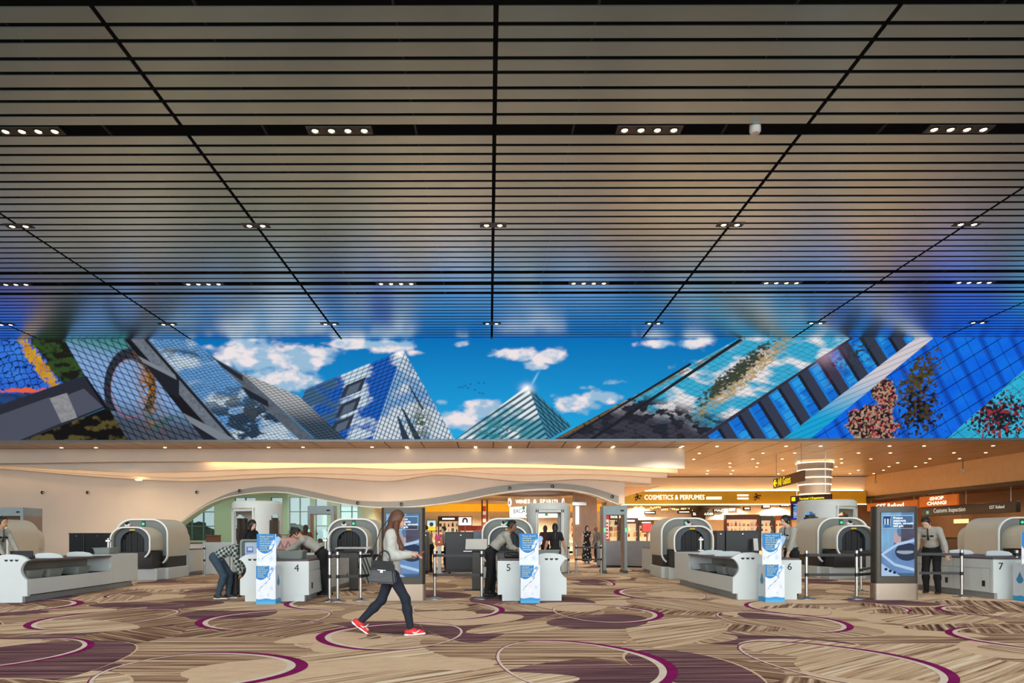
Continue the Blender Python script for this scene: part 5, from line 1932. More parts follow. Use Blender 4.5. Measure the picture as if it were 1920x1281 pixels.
# ------------------------------------------------------------------ body scanners
def body_scanner(x, d, h, w, rot, lab, portal=True):
    t = thing('body_scanner', lab, 'body scanner', (x, d, 0), R(rot))
    Rr, M_w = w / 2, mat('scanner_white', (220, 222, 214), .4, var=.02)
    # ring drum on top
    obj('crown', lathe([(0.0, h), (Rr * .9, h), (Rr * .98, h - .05), (Rr, h - .12), (Rr * .99, h - .235), (Rr * .90, h - .24), (0.0, h - .24)], 48), M_w, t, smooth=True)
    # four curved legs: front and rear portal jambs, left openings between them
    def wall(a0, a1, za, zb, r0=.93, r1=.80, taper=.0):
        return lathe([(Rr * r1, za), (Rr * r0 * (1 + taper), za), (Rr * r0, zb), (Rr * r1, zb)], 10, a0=R(a0), a1=R(a1))
    for a0, a1 in ((-125, -115), (-65, -55)):
        pass
    zt2 = h - .23
    for sgn in (-1, 1):
        for fb in (-1, 1):
            a_c = -90 if fb < 0 else 90
            lo = a_c + sgn * 33
            hi = a_c + sgn * 73
            obj('jamb', wall(min(lo, hi), max(lo, hi), 0.05, zt2, .99, .74, -.06), M_w, t, smooth=True)
        # arched side: upper web over the side opening
        for k in range(6):
            aa = sgn * 0 + (0 if sgn > 0 else 180)
            a0 = aa - 18 + k * 36 / 6
            mid = a0 + 36 / 12
            u = (mid - aa) / 18
            zlow = zt2 - .62 + .44 * math.sqrt(max(0, 1 - u * u))
            obj('arch_web', wall(a0, a0 + 36 / 6, zlow, zt2, .985, .76), M_w, t, smooth=True)
        g = obj('side_window', wall((0 if sgn > 0 else 180) - 19, (0 if sgn > 0 else 180) + 19, .3, zt2 - .3, .9, .89), mat('smoked_panel', (96, 84, 76), .12, .2), t, smooth=True)
    # portal frame: flat bevelled surround at the front
    for fb in (-1, 1):
        y = fb * Rr * .80
        b = bmesh.new()
        for s in (-1, 1):
            x0, x1 = sorted((s * Rr * .50, s * Rr * .62))
            box((x0, min(y, y - fb * .10), .05), (x1, max(y, y - fb * .10), zt2), bm=b)
        box((-Rr * .62, min(y, y - fb * .1), zt2 - .10), (Rr * .62, max(y, y - fb * .1), zt2), bm=b)
        obj('portal_frame', b, M_w, t)
    obj('floor_plate', lathe([(0.0, .05), (Rr * 1.0, .05), (Rr * 1.04, 0)], 48), mat('scanner_floor', (120, 120, 118), .6), t, smooth=True)
    return t


c = at(462, 0, 21.0)
body_scanner(c.x, 22.0, 2.42, 1.55, -26, 'white body scanner behind table four and the woman in black')
c = at(1031, 0, 23.4)
body_scanner(c.x, 24.0, 2.43, 1.55, 0, 'white body scanner beside the scanner of table five')
c = at(1566, 0, 24.0)
body_scanner(c.x, 24.6, 2.55, 1.95, 30, 'white body scanner behind the scanner of table seven')

# ------------------------------------------------------------------ black screening cabinets
def cabinet(pa, pb, yt, d, dep, lab, red=False):
    c0, c1 = at(pa, yt, d), at(pb, yt, d)
    w, h = c1.x - c0.x, c0.z
    t = thing('black_cabinet', lab, 'cabinet', ((c0.x + c1.x) / 2, d, 0))
    obj('body', box((-w / 2, 0, .1), (w / 2, dep, h), .02), mat('cabinet_black', (32, 36, 38), .4), t)
    obj('top_edge', box((-w / 2 - .01, -.01, h - .03), (w / 2 + .01, dep + .01, h + .005), .005), M_black, t)
    obj('kick_plate', box((-w / 2 - .01, -.02, .1), (w / 2 + .01, 0, .2)), M_black, t)
    for s in (-1, 1):
        for y in (.1, dep - .1):
            obj('caster', cyl((s * (w / 2 - .12) - .02, y, .05), (s * (w / 2 - .12) + .02, y, .05), .05, n=12), M_black, t)
    obj('lock', cyl((0, -.012, h - .1), (0, 0, h - .1), .02, n=10), M_steel, t)
    return t


cabinet(835, 893, 998, 22.6, .7, 'black wheeled cabinet left of the scanner of table five')
cabinet(129, 158, 998.5, 25.0, .7, 'narrow black cabinet behind the unnumbered table')
cabinet(159, 206, 998.5, 25.0, .7, 'wide brown-black cabinet beside the narrow black one')
cabinet(1343, 1360, 996.5, 21.8, .6, 'narrow black cabinet right of the scanner of table six')
cabinet(1361, 1424, 996.5, 21.8, .6, 'wide black cabinet right of the scanner of table six')
cabinet(793, 803, 998, 23.4, .5, 'slim dark cabinet beside the seated officer')
t = thing('monitor', 'dark tilted monitor on a stand right of the wheeled black cabinet', 'monitor', (at(897, 0, 22.4).x, 22.45, 0))
obj('stand', box((-.16, -.02, 0), (.16, .14, .95), .01), M_black, t)
obj('screen', box((-.17, -.05, .98), (.17, 0, 1.46), .01), mat('monitor_slate', (60, 80, 98), .25), t)
t = thing('monitor', 'black monitor showing over the tray stand at table four', 'monitor', (at(517, 0, 19.0).x, 19.0, 0))
obj('stand', box((-.05, 0, 0), (.05, .06, 1.1), .01), M_black, t)
obj('screen', box((-.14, -.03, 1.0), (.14, .02, 1.36), .01), M_black, t)
t = thing('keyboard', 'black keyboard tray at the left end of the unnumbered table', 'keyboard', lane_pt('3', .9, 1.2, .837))
obj('keys', box((-.3, -.1, 0), (.3, .1, .03), .005), M_black, t)
obj('screen', box((-.26, .1, .0), (.22, .13, .16), .005), M_black, t)
t = thing('notice_stand', 'tilted white notice on the black cabinet behind table six', 'notice', (at(1416, 0, 21.6).x, 21.5, 0))
obj('pole', cyl((0, .1, 0), (0, .1, 1.0), .02, n=8), M_black, t)
obj('sheet', prism([(0, .82), (.02, .82), (.1, 1.2), (.08, 1.2)], -.07, .07, 'yz'), mat('sheet_white', (214, 212, 206), .5), t)
# blue bin and folded boards behind lectern 4
g = Vector((-3.85, 18.64, 0))
t = thing('blue_bin', 'dark blue bin behind the lectern of table four', 'bin', (g.x, g.y, 0))
obj('body', lathe([(0.0, 0), (.17, 0), (.2, .52), (.18, .52), (.15, .03), (0, .03)], 24), mat('bin_blue', (24, 36, 110), .4), t, smooth=True)
obj('rim', lathe([(.2, .5), (.215, .5), (.215, .53), (.18, .53)], 24), mat('bin_blue', (24, 36, 110), .4), t, smooth=True)
g = ground(687, 1094)
for i in range(4):
    o = tag(obj('leaning_board', prism([(-.05, 0), (.0, 0), (-.30, .82), (-.34, .80)], -.02, .5, 'xz'), mat('board_grey', (176, 180, 172), .5)), 'grey board leaning among others against the scanner of table four', 'board', 'grey boards leaning by scanner four')
    o.location = (g.x + i * .085 + .05, g.y + i * .02, 0)
# exit conveyors behind the scanners
for x, yaw, lab in ((-10.5, -2.8, 'white exit conveyor behind the scanner of the unnumbered table'), (5.98, 1.2, 'white exit conveyor behind the scanner of table six'), (10.66, 0, 'white exit conveyor behind the scanner of table seven')):
    t = thing('exit_conveyor', lab, 'conveyor', (x, 22.9, 0), R(-yaw))
    obj('body', box((-.45, 0, .1), (.45, 2.0, .84), .01), M_white, t)
    obj('plinth', box((-.4, .02, 0), (.4, 1.98, .1)), M_plin, t)
    obj('belt', box((-.43, .02, .84), (.43, 1.98, .87)), M_belt, t)
# black suitcase by the bending man
g = ground(439, 1118.5)
t = thing('suitcase', 'black upright suitcase held by the bending man', 'suitcase', (g.x + .02, g.y, 0))
Mb = mat('suitcase_black', (26, 24, 24), .5, var=.15)
obj('shell', box((-.11, -.2, .04), (.11, .2, .53), .03), Mb, t)
obj('front_pocket', box((.1, -.16, .1), (.13, .16, .42), .01), Mb, t)
for y in (-.14, .14):
    obj('wheel', cyl((-.06, y, .03), (-.02, y, .03), .03, n=12), M_black, t)
    obj('wheel', cyl((.04, y, .03), (.08, y, .03), .03, n=12), M_black, t)
obj('handle', tube([(-.08, -.09, .5), (-.08, -.09, .86), (-.08, .09, .86), (-.08, .09, .5)], .009, 6), M_steel, t)
# ================================================================== people
def _n(v):
    v = np.asarray(v, float)
    return v / (np.linalg.norm(v) + 1e-9)


class Solid:
    """smooth union of round cones and ellipsoids, meshed on a grid"""

    def __init__(self):
        self.p = []
        self.cuts = []
        self.subs = []

    def cone(self, a, b, ra, rb, k=.03):
        self.p.append(('c', np.asarray(a, float), np.asarray(b, float), ra, rb, k))
        return self

    def ell(self, c, r, ax=None, k=.03):
        ax = np.eye(3) if ax is None else np.asarray(ax, float)
        self.p.append(('e', np.asarray(c, float), np.asarray(r, float), ax, None, k))
        return self

    def chain(self, pts, rs, k=.03):
        for i in range(len(pts) - 1):
            self.cone(pts[i], pts[i + 1], rs[i], rs[i + 1], k)
        return self

    def _d(self, q, P):
        if q[0] == 'c':
            _, a, b, ra, rb, k = q
            ba = b - a
            t = np.clip(((P - a) @ ba) / (ba @ ba + 1e-12), 0, 1)
            return np.linalg.norm(P - a - t[..., None] * ba, axis=-1) - (ra + (rb - ra) * t)
        _, c, r, ax, _, k = q
        L = (P - c) @ ax.T
        k0 = np.linalg.norm(L / r, axis=-1)
        k1 = np.linalg.norm(L / (r * r), axis=-1)
        return k0 * (k0 - 1) / (k1 + 1e-9)

    def _bb(self, q):
        if q[0] == 'c':
            R_ = max(q[3], q[4])
            return np.minimum(q[1], q[2]) - R_, np.maximum(q[1], q[2]) + R_
        R_ = max(q[2])
        return q[1] - R_, q[1] + R_

    def mesh(self, h):
        bbs = [self._bb(q) for q in self.p]
        lo = np.min([b[0] for b in bbs], 0) - 3 * h
        hi = np.max([b[1] for b in bbs], 0) + 3 * h
        n = np.ceil((hi - lo) / h).astype(int) + 1
        D = np.full(n, 1.0, np.float32)
        ax = [lo[i] + np.arange(n[i]) * h for i in range(3)]
        for q, (a, b) in zip(self.p, bbs):
            m = q[5] + 3 * h
            i0 = np.clip(np.floor((a - m - lo) / h).astype(int), 0, n)
            i1 = np.clip(np.ceil((b + m - lo) / h).astype(int) + 1, 0, n)
            sl = tuple(slice(i0[k], i1[k]) for k in range(3))
            P = np.stack(np.meshgrid(*[ax[k][sl[k]] for k in range(3)], indexing='ij'), -1)
            d = self._d(q, P)
            o = D[sl]
            k = q[5]
            hh = np.clip(.5 + .5 * (o - d) / k, 0, 1)
            D[sl] = o * (1 - hh) + d * hh - k * hh * (1 - hh)
        if self.cuts or self.subs:
            P = np.stack(np.meshgrid(*ax, indexing='ij'), -1)
            for pt, nr in self.cuts:
                D = np.maximum(D, (P - np.asarray(pt)) @ _n(nr))
            for q in self.subs:
                D = np.maximum(D, -self._d(q, P))
        return surface_nets(D.astype(np.float32), lo, h)


def surface_nets(D, lo, h):
    s = D < 0
    nx, ny, nz = D.shape
    c = np.zeros((nx - 1, ny - 1, nz - 1), np.int8)
    for i in (0, 1):
        for j in (0, 1):
            for k in (0, 1):
                c += s[i:nx - 1 + i, j:ny - 1 + j, k:nz - 1 + k]
    act = (c > 0) & (c < 8)
    ijk = np.argwhere(act)
    idx = np.full(act.shape, -1, np.int32)
    idx[act] = np.arange(len(ijk))
    cor = np.array([(i, j, k) for i in (0, 1) for j in (0, 1) for k in (0, 1)])
    vals = np.stack([D[ijk[:, 0] + a, ijk[:, 1] + b, ijk[:, 2] + g] for a, b, g in cor], 1)
    acc = np.zeros((len(ijk), 3))
    cnt = np.zeros(len(ijk))
    for a in range(8):
        for b in range(a + 1, 8):
            if np.abs(cor[a] - cor[b]).sum() != 1:
                continue
            da, db = vals[:, a], vals[:, b]
            m = (da < 0) != (db < 0)
            t = np.where(m, da / (da - db + 1e-12), 0)
            p = cor[a] + t[:, None] * (cor[b] - cor[a])
            acc[m] += p[m]
            cnt[m] += 1
    V = lo + (ijk + acc / cnt[:, None]) * h
    F = []
    for axis in range(3):
        sl0 = [slice(None)] * 3
        sl1 = [slice(None)] * 3
        sl0[axis], sl1[axis] = slice(0, -1), slice(1, None)
        a, b = s[tuple(sl0)], s[tuple(sl1)]
        e = np.argwhere(a != b)
        u, v = [k for k in range(3) if k != axis]
        ok = (e[:, u] > 0) & (e[:, v] > 0) & (e[:, u] < D.shape[u] - 1) & (e[:, v] < D.shape[v] - 1)
        e = e[ok]
        inside = a[e[:, 0], e[:, 1], e[:, 2]]

        def cell(du, dv):
            q = e.copy()
            q[:, u] += du
            q[:, v] += dv
            return idx[q[:, 0], q[:, 1], q[:, 2]]
        quad = np.stack([cell(-1, -1), cell(0, -1), cell(0, 0), cell(-1, 0)], 1)
        flip = inside if axis != 1 else ~inside
        quad[~flip] = quad[~flip][:, ::-1]
        F.append(quad)
    return V, np.concatenate(F)


def np_mesh(name, V, F):
    me = bpy.data.meshes.new(name)
    me.vertices.add(len(V))
    me.vertices.foreach_set('co', V.astype(np.float32).ravel())
    me.loops.add(F.size)
    me.loops.foreach_set('vertex_index', F.astype(np.int32).ravel())
    me.polygons.add(len(F))
    me.polygons.foreach_set('loop_start', np.arange(0, F.size, 4, dtype=np.int32))
    me.update()
    me.validate()
    return me


def ik(a, t, l1, l2, pole):
    d = t - a
    L = np.linalg.norm(d)
    if L > (l1 + l2) * .998:
        t = a + d / L * (l1 + l2) * .998
        d = t - a
        L = np.linalg.norm(d)
    x = (l1 * l1 - l2 * l2 + L * L) / (2 * L)
    y = math.sqrt(max(1e-6, l1 * l1 - x * x))
    u = d / L
    p = pole - u * (pole @ u)
    return a + u * x + _n(p) * y, t


SKIN = {'fair': (226, 182, 152), 'tan': (196, 144, 108), 'brown': (140, 92, 66)}


def plaid_mat():
    m = mat('plaid_cloth', (110, 124, 122), .85)
    nt = m.node_tree
    b = nt.nodes['Principled BSDF']
    tc = [n for n in nt.nodes if n.type == 'TEX_COORD'][0]
    out = None
    for ax_, rot in ((0, (0, 0, 0)), (1, (0, R(90), 0))):
        mp = nt.nodes.new('ShaderNodeMapping')
        mp.inputs['Rotation'].default_value = (0, R(35) + rot[1], 0)
        w = nt.nodes.new('ShaderNodeTexWave')
        w.inputs['Scale'].default_value = 4.2
        w.inputs['Distortion'].default_value = .4
        nt.links.new(tc.outputs['Object'], mp.inputs['Vector'])
        nt.links.new(mp.outputs['Vector'], w.inputs['Vector'])
        if out is None:
            out = w.outputs['Fac']
        else:
            ad = nt.nodes.new('ShaderNodeMath')
            ad.operation = 'ADD'
            nt.links.new(out, ad.inputs[0])
            nt.links.new(w.outputs['Fac'], ad.inputs[1])
            out = ad.outputs[0]
    rp = nt.nodes.new('ShaderNodeValToRGB')
    rp.color_ramp.interpolation = 'LINEAR'
    rp.color_ramp.elements[0].position = .35
    rp.color_ramp.elements[0].color = lin((46, 60, 62)) + (1,)
    rp.color_ramp.elements[1].position = .65
    rp.color_ramp.elements[1].color = lin((176, 184, 174)) + (1,)
    hf = nt.nodes.new('ShaderNodeMath')
    hf.operation = 'MULTIPLY'
    hf.inputs[1].default_value = .5
    nt.links.new(out, hf.inputs[0])
    nt.links.new(hf.outputs[0], rp.inputs['Fac'])
    nt.links.new(rp.outputs['Color'], b.inputs['Base Color'])
    return m


def dots_mat():
    m = mat('dotted_dress', (30, 28, 32), .8)
    nt = m.node_tree
    b = nt.nodes['Principled BSDF']
    v = nt.nodes.new('ShaderNodeTexVoronoi')
    v.inputs['Scale'].default_value = 8
    rp = nt.nodes.new('ShaderNodeValToRGB')
    rp.color_ramp.interpolation = 'CONSTANT'
    rp.color_ramp.elements[0].color = lin((226, 216, 200)) + (1,)
    rp.color_ramp.elements[1].position = .3
    rp.color_ramp.elements[1].color = lin((26, 24, 28)) + (1,)
    tc = [n for n in nt.nodes if n.type == 'TEX_COORD'][0]
    nt.links.new(tc.outputs['Object'], v.inputs['Vector'])
    nt.links.new(v.outputs['Distance'], rp.inputs['Fac'])
    nt.links.new(rp.outputs['Color'], b.inputs['Base Color'])
    return m


def cloth(name, rgb, bump=.5):
    return mat('cloth_' + name, rgb, .85, var=.10, scale=14, bump=bump)


def person(label, x, y, heading, H=1.72, hip_z=None, hip_f=0.0, lean=4.0, feet=((.0, .09), (.0, -.09)), hands=None, poles=None,
           head_pitch=None, head_yaw=0.0, skin='fair', hair=(22, 18, 17), hair_style='short', top=('shirt', (168, 164, 152)), sleeves='long',
           bottom='trousers', bottom_rgb=(24, 23, 24), shoe=(22, 20, 20), h=.011, female=False, extras=(), feet_pitch=(0, 0), curl=1.0, top_mat=None, bottom_mat=None, group=None):
    """figure in local axes f (forward), l (left), z; world = rotation of f to heading degrees"""
    s = H / 1.72
    ca, sa = math.cos(R(heading)), math.sin(R(heading))

    def Wp(p):
        return np.array([p[0] * ca - p[1] * sa, p[0] * sa + p[1] * ca, p[2]])
    Fv, Lv, Zv = Wp((1, 0, 0)), Wp((0, 1, 0)), np.array([0, 0, 1.])
    root = thing('person', label, 'person', (x, y, 0), 0, group)
    hz = (hip_z if hip_z is not None else .93 * s)
    hip = Wp((hip_f, 0, hz))
    sd_ = math.sin(R(lean))
    up = _n(Fv * math.sin(R(lean)) + Zv * math.cos(R(lean)))
    fw = _n(Fv * math.cos(R(lean)) - Zv * math.sin(R(lean)))
    # the back rounds a little when bending
    up2 = _n(Fv * math.sin(R(lean * 1.25)) + Zv * math.cos(R(lean * 1.25)))
    fw2 = _n(Fv * math.cos(R(lean * 1.25)) - Zv * math.sin(R(lean * 1.25)))
    waist = hip + up * .17 * s
    chest = waist + up2 * .20 * s
    shc = waist + up2 * .33 * s
    neck0 = shc + up2 * .035 * s
    hp = lean * .35 if head_pitch is None else head_pitch
    hy = R(head_yaw)
    Fh = Fv * math.cos(hy) + Lv * math.sin(hy)
    Lh = -Fv * math.sin(hy) + Lv * math.cos(hy)
    hup = _n(Fh * math.sin(R(hp)) + Zv * math.cos(R(hp)))
    hfw = _n(Fh * math.cos(R(hp)) - Zv * math.sin(R(hp)))
    hn = _n(up2 + hup)
    neck1 = neck0 + hn * .085 * s + hfw * .01
    head = neck1 + hup * .085 * s + hfw * .022
    sw = (.165 if female else .19) * s
    A3 = np.stack([fw2, Lv, up2])
    A3b = np.stack([fw, Lv, up])
    HA = np.stack([hfw, Lh, hup])
    sh = [shc + Lv * sw - up2 * .005, shc - Lv * sw - up2 * .005]
    hips = [hip + Lv * .088 * s, hip - Lv * .088 * s]
    k_ = .82 if female else 1.0
    # limbs
    legs, arms = [], []
    for i in (0, 1):
        ft = feet[i]
        ank = Wp((ft[0], ft[1], ft[2] if len(ft) > 2 else .085 * s))
        kn, an = ik(hips[i], ank, .43 * s, .42 * s, Fv + Lv * (.12 if i == 0 else -.12))
        legs.append((kn, an))
        if hands and hands[i] is not None:
            tgt = Wp(hands[i])
        else:
            tgt = sh[i] - Zv * .50 * s + Fv * .06 + Lv * (.07 if i == 0 else -.07)
        pl = -Fv * .6 - Zv * .5 + Lv * (.55 if i == 0 else -.55)
        if poles and poles[i] is not None:
            pl = Wp(poles[i])
        el, wr = ik(sh[i], tgt, .285 * s, .245 * s, pl)
        arms.append((el, wr))

    # ---------- the body, one continuous surface
    S = Solid()

    def torso(S, o=0.0, kk=.05):
        S.ell(chest + up2 * .01, (np.array([.105, .150, .17]) * s + [0, 0, 0]) * [1, k_ * 1.05, 1] + o, A3, kk)
        S.ell(waist, np.array([.098, .132 * k_, .15]) * s + o, A3b, kk)
        S.ell(hip + up * .0, np.array([.112, .158, .125]) * s + o, A3b, kk)
        S.cone(sh[0] - Lv * .03, sh[1] + Lv * .03, .062 * s + o, .062 * s + o, kk)
        if female:
            for q in (-1, 1):
                S.ell(chest + fw2 * .075 * s + Lv * q * .065 * s - up2 * .01, np.array([.055, .06, .06]) * s + o, A3, .04)

    def leg(S, i, o=0.0, end=1.0, kk=.035):
        kn, an = legs[i]
        S.cone(hips[i], kn, .086 * s + o, .056 * s + o, kk)
        e = kn + (an - kn) * end
        S.cone(kn, kn + (an - kn) * .35, .056 * s + o, .057 * s + o, kk)
        S.cone(kn + (an - kn) * .35, e, .057 * s + o, (.040 + .0) * s + o, kk)

    def arm(S, i, o=0.0, up_end=1.0, fore_end=1.0, kk=.03):
        el, wr = arms[i]
        S.cone(sh[i], sh[i] + (el - sh[i]) * up_end, .052 * s + o, .042 * s + o, kk)
        if up_end >= 1 and fore_end > 0:
            S.cone(el, el + (wr - el) * .35, .042 * s + o, .040 * s + o, kk)
            S.cone(el + (wr - el) * .35, el + (wr - el) * fore_end, .040 * s + o, .029 * s + o, kk)

    torso(S)
    for i in (0, 1):
        leg(S, i)
        arm(S, i)
        el, wr = arms[i]
        d = _n(wr - el)
        # hand: palm, four fingers with a bend, thumb at the side
        side = _n(np.cross(d, np.array([0, 0, 1.]) if abs(d[2]) < .9 else Fv))
        nrm = _n(np.cross(side, d))
        if nrm[2] > 0:
            nrm = -nrm
        hs = s * (.92 if female else 1.0)
        S.ell(wr + d * .045 * hs, np.array([.050, .040, .019]) * hs, np.stack([d, side, nrm]), .02)
        for j, (of, ln) in enumerate(((-.028, .060), (-.010, .072), (.010, .068), (.028, .054))):
            b0 = wr + d * .082 * hs + side * of * hs
            d1 = _n(d + nrm * .35 * curl)
            b1 = b0 + d1 * ln * .55 * hs
            d2 = _n(d + nrm * 1.2 * curl)
            b2 = b1 + d2 * ln * .55 * hs
            S.chain([b0, b1, b2], [.0098 * hs, .0092 * hs, .0078 * hs], .006)
        ts = side * (1 if i == 1 else -1)
        t0 = wr + d * .025 * hs + ts * .030 * hs
        S.chain([t0, t0 + (d * .6 + ts * .6 + nrm * .3) * .036 * hs, t0 + (d * 1.15 + ts * .6 + nrm * .7) * .055 * hs], [.012 * hs, .011 * hs, .009 * hs], .008)
        kn, an = legs[i]
        td = _n(Fv * math.cos(R(feet_pitch[i])) - Zv * math.sin(R(feet_pitch[i])))
        S.cone(an - td * .03 - Zv * .03 * s, an + td * .12 * s - Zv * .045 * s, .032 * s, .026 * s, .03)
    S.cone(neck0 - up2 * .05, neck1, .056 * s * (k_ * .5 + .5), .052 * s * (k_ * .5 + .5), .03)
    hr = np.array([.094, .074, .108]) * s
    S.ell(head + hup * .018, hr, HA, .02)
    S.ell(head + hfw * .030 - hup * .048 * s, np.array([.058, .054, .062]) * s, HA, .03)        # jaw
    S.cone(head + hfw * .088 * s + hup * .014, head + hfw * .108 * s - hup * .020 * s, .008 * s, .013 * s, .012)   # nose
    S.ell(head + hfw * .086 * s - hup * .060 * s, np.array([.016, .024, .013]) * s, HA, .012)    # mouth
    for q in (-1, 1):
        S.ell(head + Lh * q * .076 * s - hup * .006 - hfw * .008, np.array([.018, .009, .030]) * s, HA, .008)  # ears
        S.ell(head + hfw * .082 * s + Lh * q * .032 * s + hup * .022 * s, np.array([.012, .022, .008]) * s, HA, .012)  # brows
    V, F = S.mesh(h)
    body = obj('body', np_mesh('body', V, F), mat('skin_' + skin, SKIN[skin], .55, var=.05, scale=20), root, smooth='all')

    def part(name, S_, m, hh=h, parent=root):
        V, F = S_.mesh(hh)
        return obj(name, np_mesh(name, V, F), m, parent, smooth='all')
    for q in (-1, 1):
        e = Solid().ell(head + hfw * .083 * s + Lh * q * .033 * s + hup * .006 * s, np.array([.010, .013, .008]) * s, HA, .002)
        part('eye', e, mat('eye_dark', (30, 22, 20), .2), .0045)
    e = Solid().ell(head + hfw * .096 * s - hup * .060 * s, np.array([.009, .022, .0065]) * s, HA, .002)
    part('mouth', e, mat('lips_' + skin, tuple(int(v * .72) for v in SKIN[skin]), .5), .0045)

    # ---------- clothing
    o = .014
    if bottom == 'trousers':
        T = Solid()
        T.ell(hip + up * .0, np.array([.116, .162, .115]) * s + o * .6, A3b, .05)
        for i in (0, 1):
            leg(T, i, o if not female else .006, .985)
        part('trousers', T, bottom_mat or cloth('%d_%d_%d' % bottom_rgb, bottom_rgb))
        if 'belt' in extras:
            B = Solid()
            B.ell(hip + up * .10 * s, np.array([.122, .158, .028]) * s + .012, A3b, .01)
            part('belt', B, M_black)
    elif bottom == 'dress':
        T = Solid()
        T.cone(waist, hip - Zv * .05, .125 * s, .17 * s, .05)
        T.cone(hip - Zv * .05, np.array([hip[0], hip[1], .24]), .17 * s, .24 * s, .05)
        T.cuts.append(((0, 0, .12), (0, 0, -1)))
        part('skirt', T, bottom_mat)
    if top[0] != 'none':
        T = Solid()
        if top[0] == 'sweater':
            o = .022
        torso(T, o)
        T.cone(neck0 - up2 * .03, neck0 + hn * .025, .062 * s, .058 * s, .02)
        for i in (0, 1):
            if sleeves == 'long':
                arm(T, i, o, 1.0, .97)
            elif sleeves == 'short':
                arm(T, i, o, .62, 0)
        hem = hip - up * (.10 if top[0] != 'sweater' else .09) * s
        if top[0] == 'shirt_tucked':
            hem = hip + up * .085 * s
        T.cuts.append((hem, -up))
        part({'sweater': 'sweater', 'tee': 'tee_shirt', 'dress': 'bodice', 'check': 'checked_shirt'}.get(top[0], 'shirt'), T, top_mat or cloth('%d_%d_%d' % top[1], top[1]))
    for i in (0, 1):
        kn, an = legs[i]
        td = _n(Fv * math.cos(R(feet_pitch[i])) - Zv * math.sin(R(feet_pitch[i])))
        nz = _n(Zv - td * td[2])
        T = Solid()
        T.cone(an - td * .045 * s - nz * .035 * s, an + td * .02 * s - nz * .03 * s, .044 * s, .048 * s, .03)
        T.cone(an + td * .02 * s - nz * .035 * s, an + td * .155 * s - nz * .052 * s, .046 * s, .033 * s, .03)
        T.cone(an - nz * .01, an - nz * .05, .042 * s, .045 * s, .02)
        T.cuts.append((an - nz * .068 * s, -nz))
        sho = part('shoe', T, mat('shoe_%d_%d_%d' % shoe, shoe, .55, var=.08, scale=30), min(h, .008))
        if 'white_sole' in extras:
            U_ = Solid()
            U_.cone(an - td * .05 * s - nz * .068 * s, an + td * .165 * s - nz * .072 * s, .046 * s, .036 * s, .01)
            U_.cuts += [(an - nz * .058 * s, nz), (an - nz * .083 * s, -nz)]
            part('sole', U_, mat('sole_white', (232, 232, 228), .6), min(h, .008), sho)

    # ---------- hair
    Hm = mat('hair_%d_%d_%d' % hair, hair, .5, var=.35, scale=30, stretch=(4, 4, .6))
    T = Solid()
    if hair_style != 'bald':
        T.ell(head + hup * .026 * s - hfw * .008, hr + .012 * s, HA, .02)
        if hair_style == 'short':
            T.subs.append(('e', head + hfw * .105 * s - hup * .035 * s, np.array([.10, .12, .125]) * s, HA, None, 0))
            T.cuts.append((head - hup * .045 * s, -_n(hup + hfw * .35)))
        elif hair_style in ('long', 'bob', 'bun'):
            T.subs.append(('e', head + hfw * .112 * s - hup * .030 * s, np.array([.085, .062, .112]) * s, HA, None, 0))
            if hair_style == 'long':
                a = head - hfw * .04 * s - hup * .02
                b = neck0 - fw2 * .055 * s
                c_ = b - up2 * .20 * s - fw2 * .02
                T.chain([a, b, c_, c_ - up2 * .10 * s], [.082 * s, .060 * s, .050 * s, .022 * s], .04)
            elif hair_style == 'bob':
                for q in (-1, 1):
                    T.chain([head + Lh * q * .06 * s, head + Lh * q * .074 * s - hup * .10 * s, head + Lh * q * .062 * s - hup * .15 * s], [.05 * s, .042 * s, .025 * s], .03)
                T.chain([head - hfw * .04 * s, head - hfw * .06 * s - hup * .13 * s], [.085 * s, .06 * s], .03)
            else:
                T.ell(head - hfw * .11 * s + hup * .05 * s, np.array([.045, .05, .045]) * s, HA, .02)
                T.cuts.append((head - hup * .075 * s, -_n(hup + hfw * .2)))
        part('hair', T, Hm, min(h, .009))
    if 'cap' in extras:
        T = Solid()
        T.ell(head + hup * .045 * s, np.array([.112, .092, .088]) * s, HA, .02)
        T.cuts.append((head + hup * .03 * s, -hup))
        T2 = T
        T2.ell(head + hfw * .11 * s + hup * .042 * s, np.array([.07, .065, .012]) * s, HA, .01)
        part('cap', T2, mat('cap_brown', (44, 38, 30), .8), min(h, .009))
    if 'uniform' in extras:
        # dark chest patches, shoulder tabs and tie
        for q in (-1, 1):
            T = Solid().ell(chest + fw2 * .118 * s + Lv * q * .072 * s + up2 * .04 * s, np.array([.016, .045, .022]) * s, A3, .002)
            part('chest_badge', T, M_black, .007)
            T = Solid().ell(sh[0 if q > 0 else 1] + up2 * .066 * s - Lv * q * .03, np.array([.026, .05, .010]) * s, A3, .002)
            part('shoulder_tab', T, M_black, .007)
        T = Solid().chain([neck0 + fw2 * .072 * s + up2 * .02 * s, chest + fw2 * .116 * s + up2 * .06 * s, chest + fw2 * .124 * s - up2 * .04 * s], [.014 * s, .016 * s, .022 * s], .01)
        part('tie', T, M_black, .007)
        T = Solid().cone(neck0 + hn * .015 - Lv * .035 * s, neck0 + hn * .015 + Lv * .035 * s, .036 * s, .036 * s, .01)
        part('collar', T, cloth('168_164_152', (168, 164, 152)))
    return dict(root=root, head=head, hands=[a[1] for a in arms], elbows=[a[0] for a in arms], sh=sh, hip=hip, F=Fv, L=Lv, hup=hup, hfw=hfw, chest=chest, W=Wp, part=part)


GREY = (172, 168, 156)
UNI = ('belt', 'uniform')

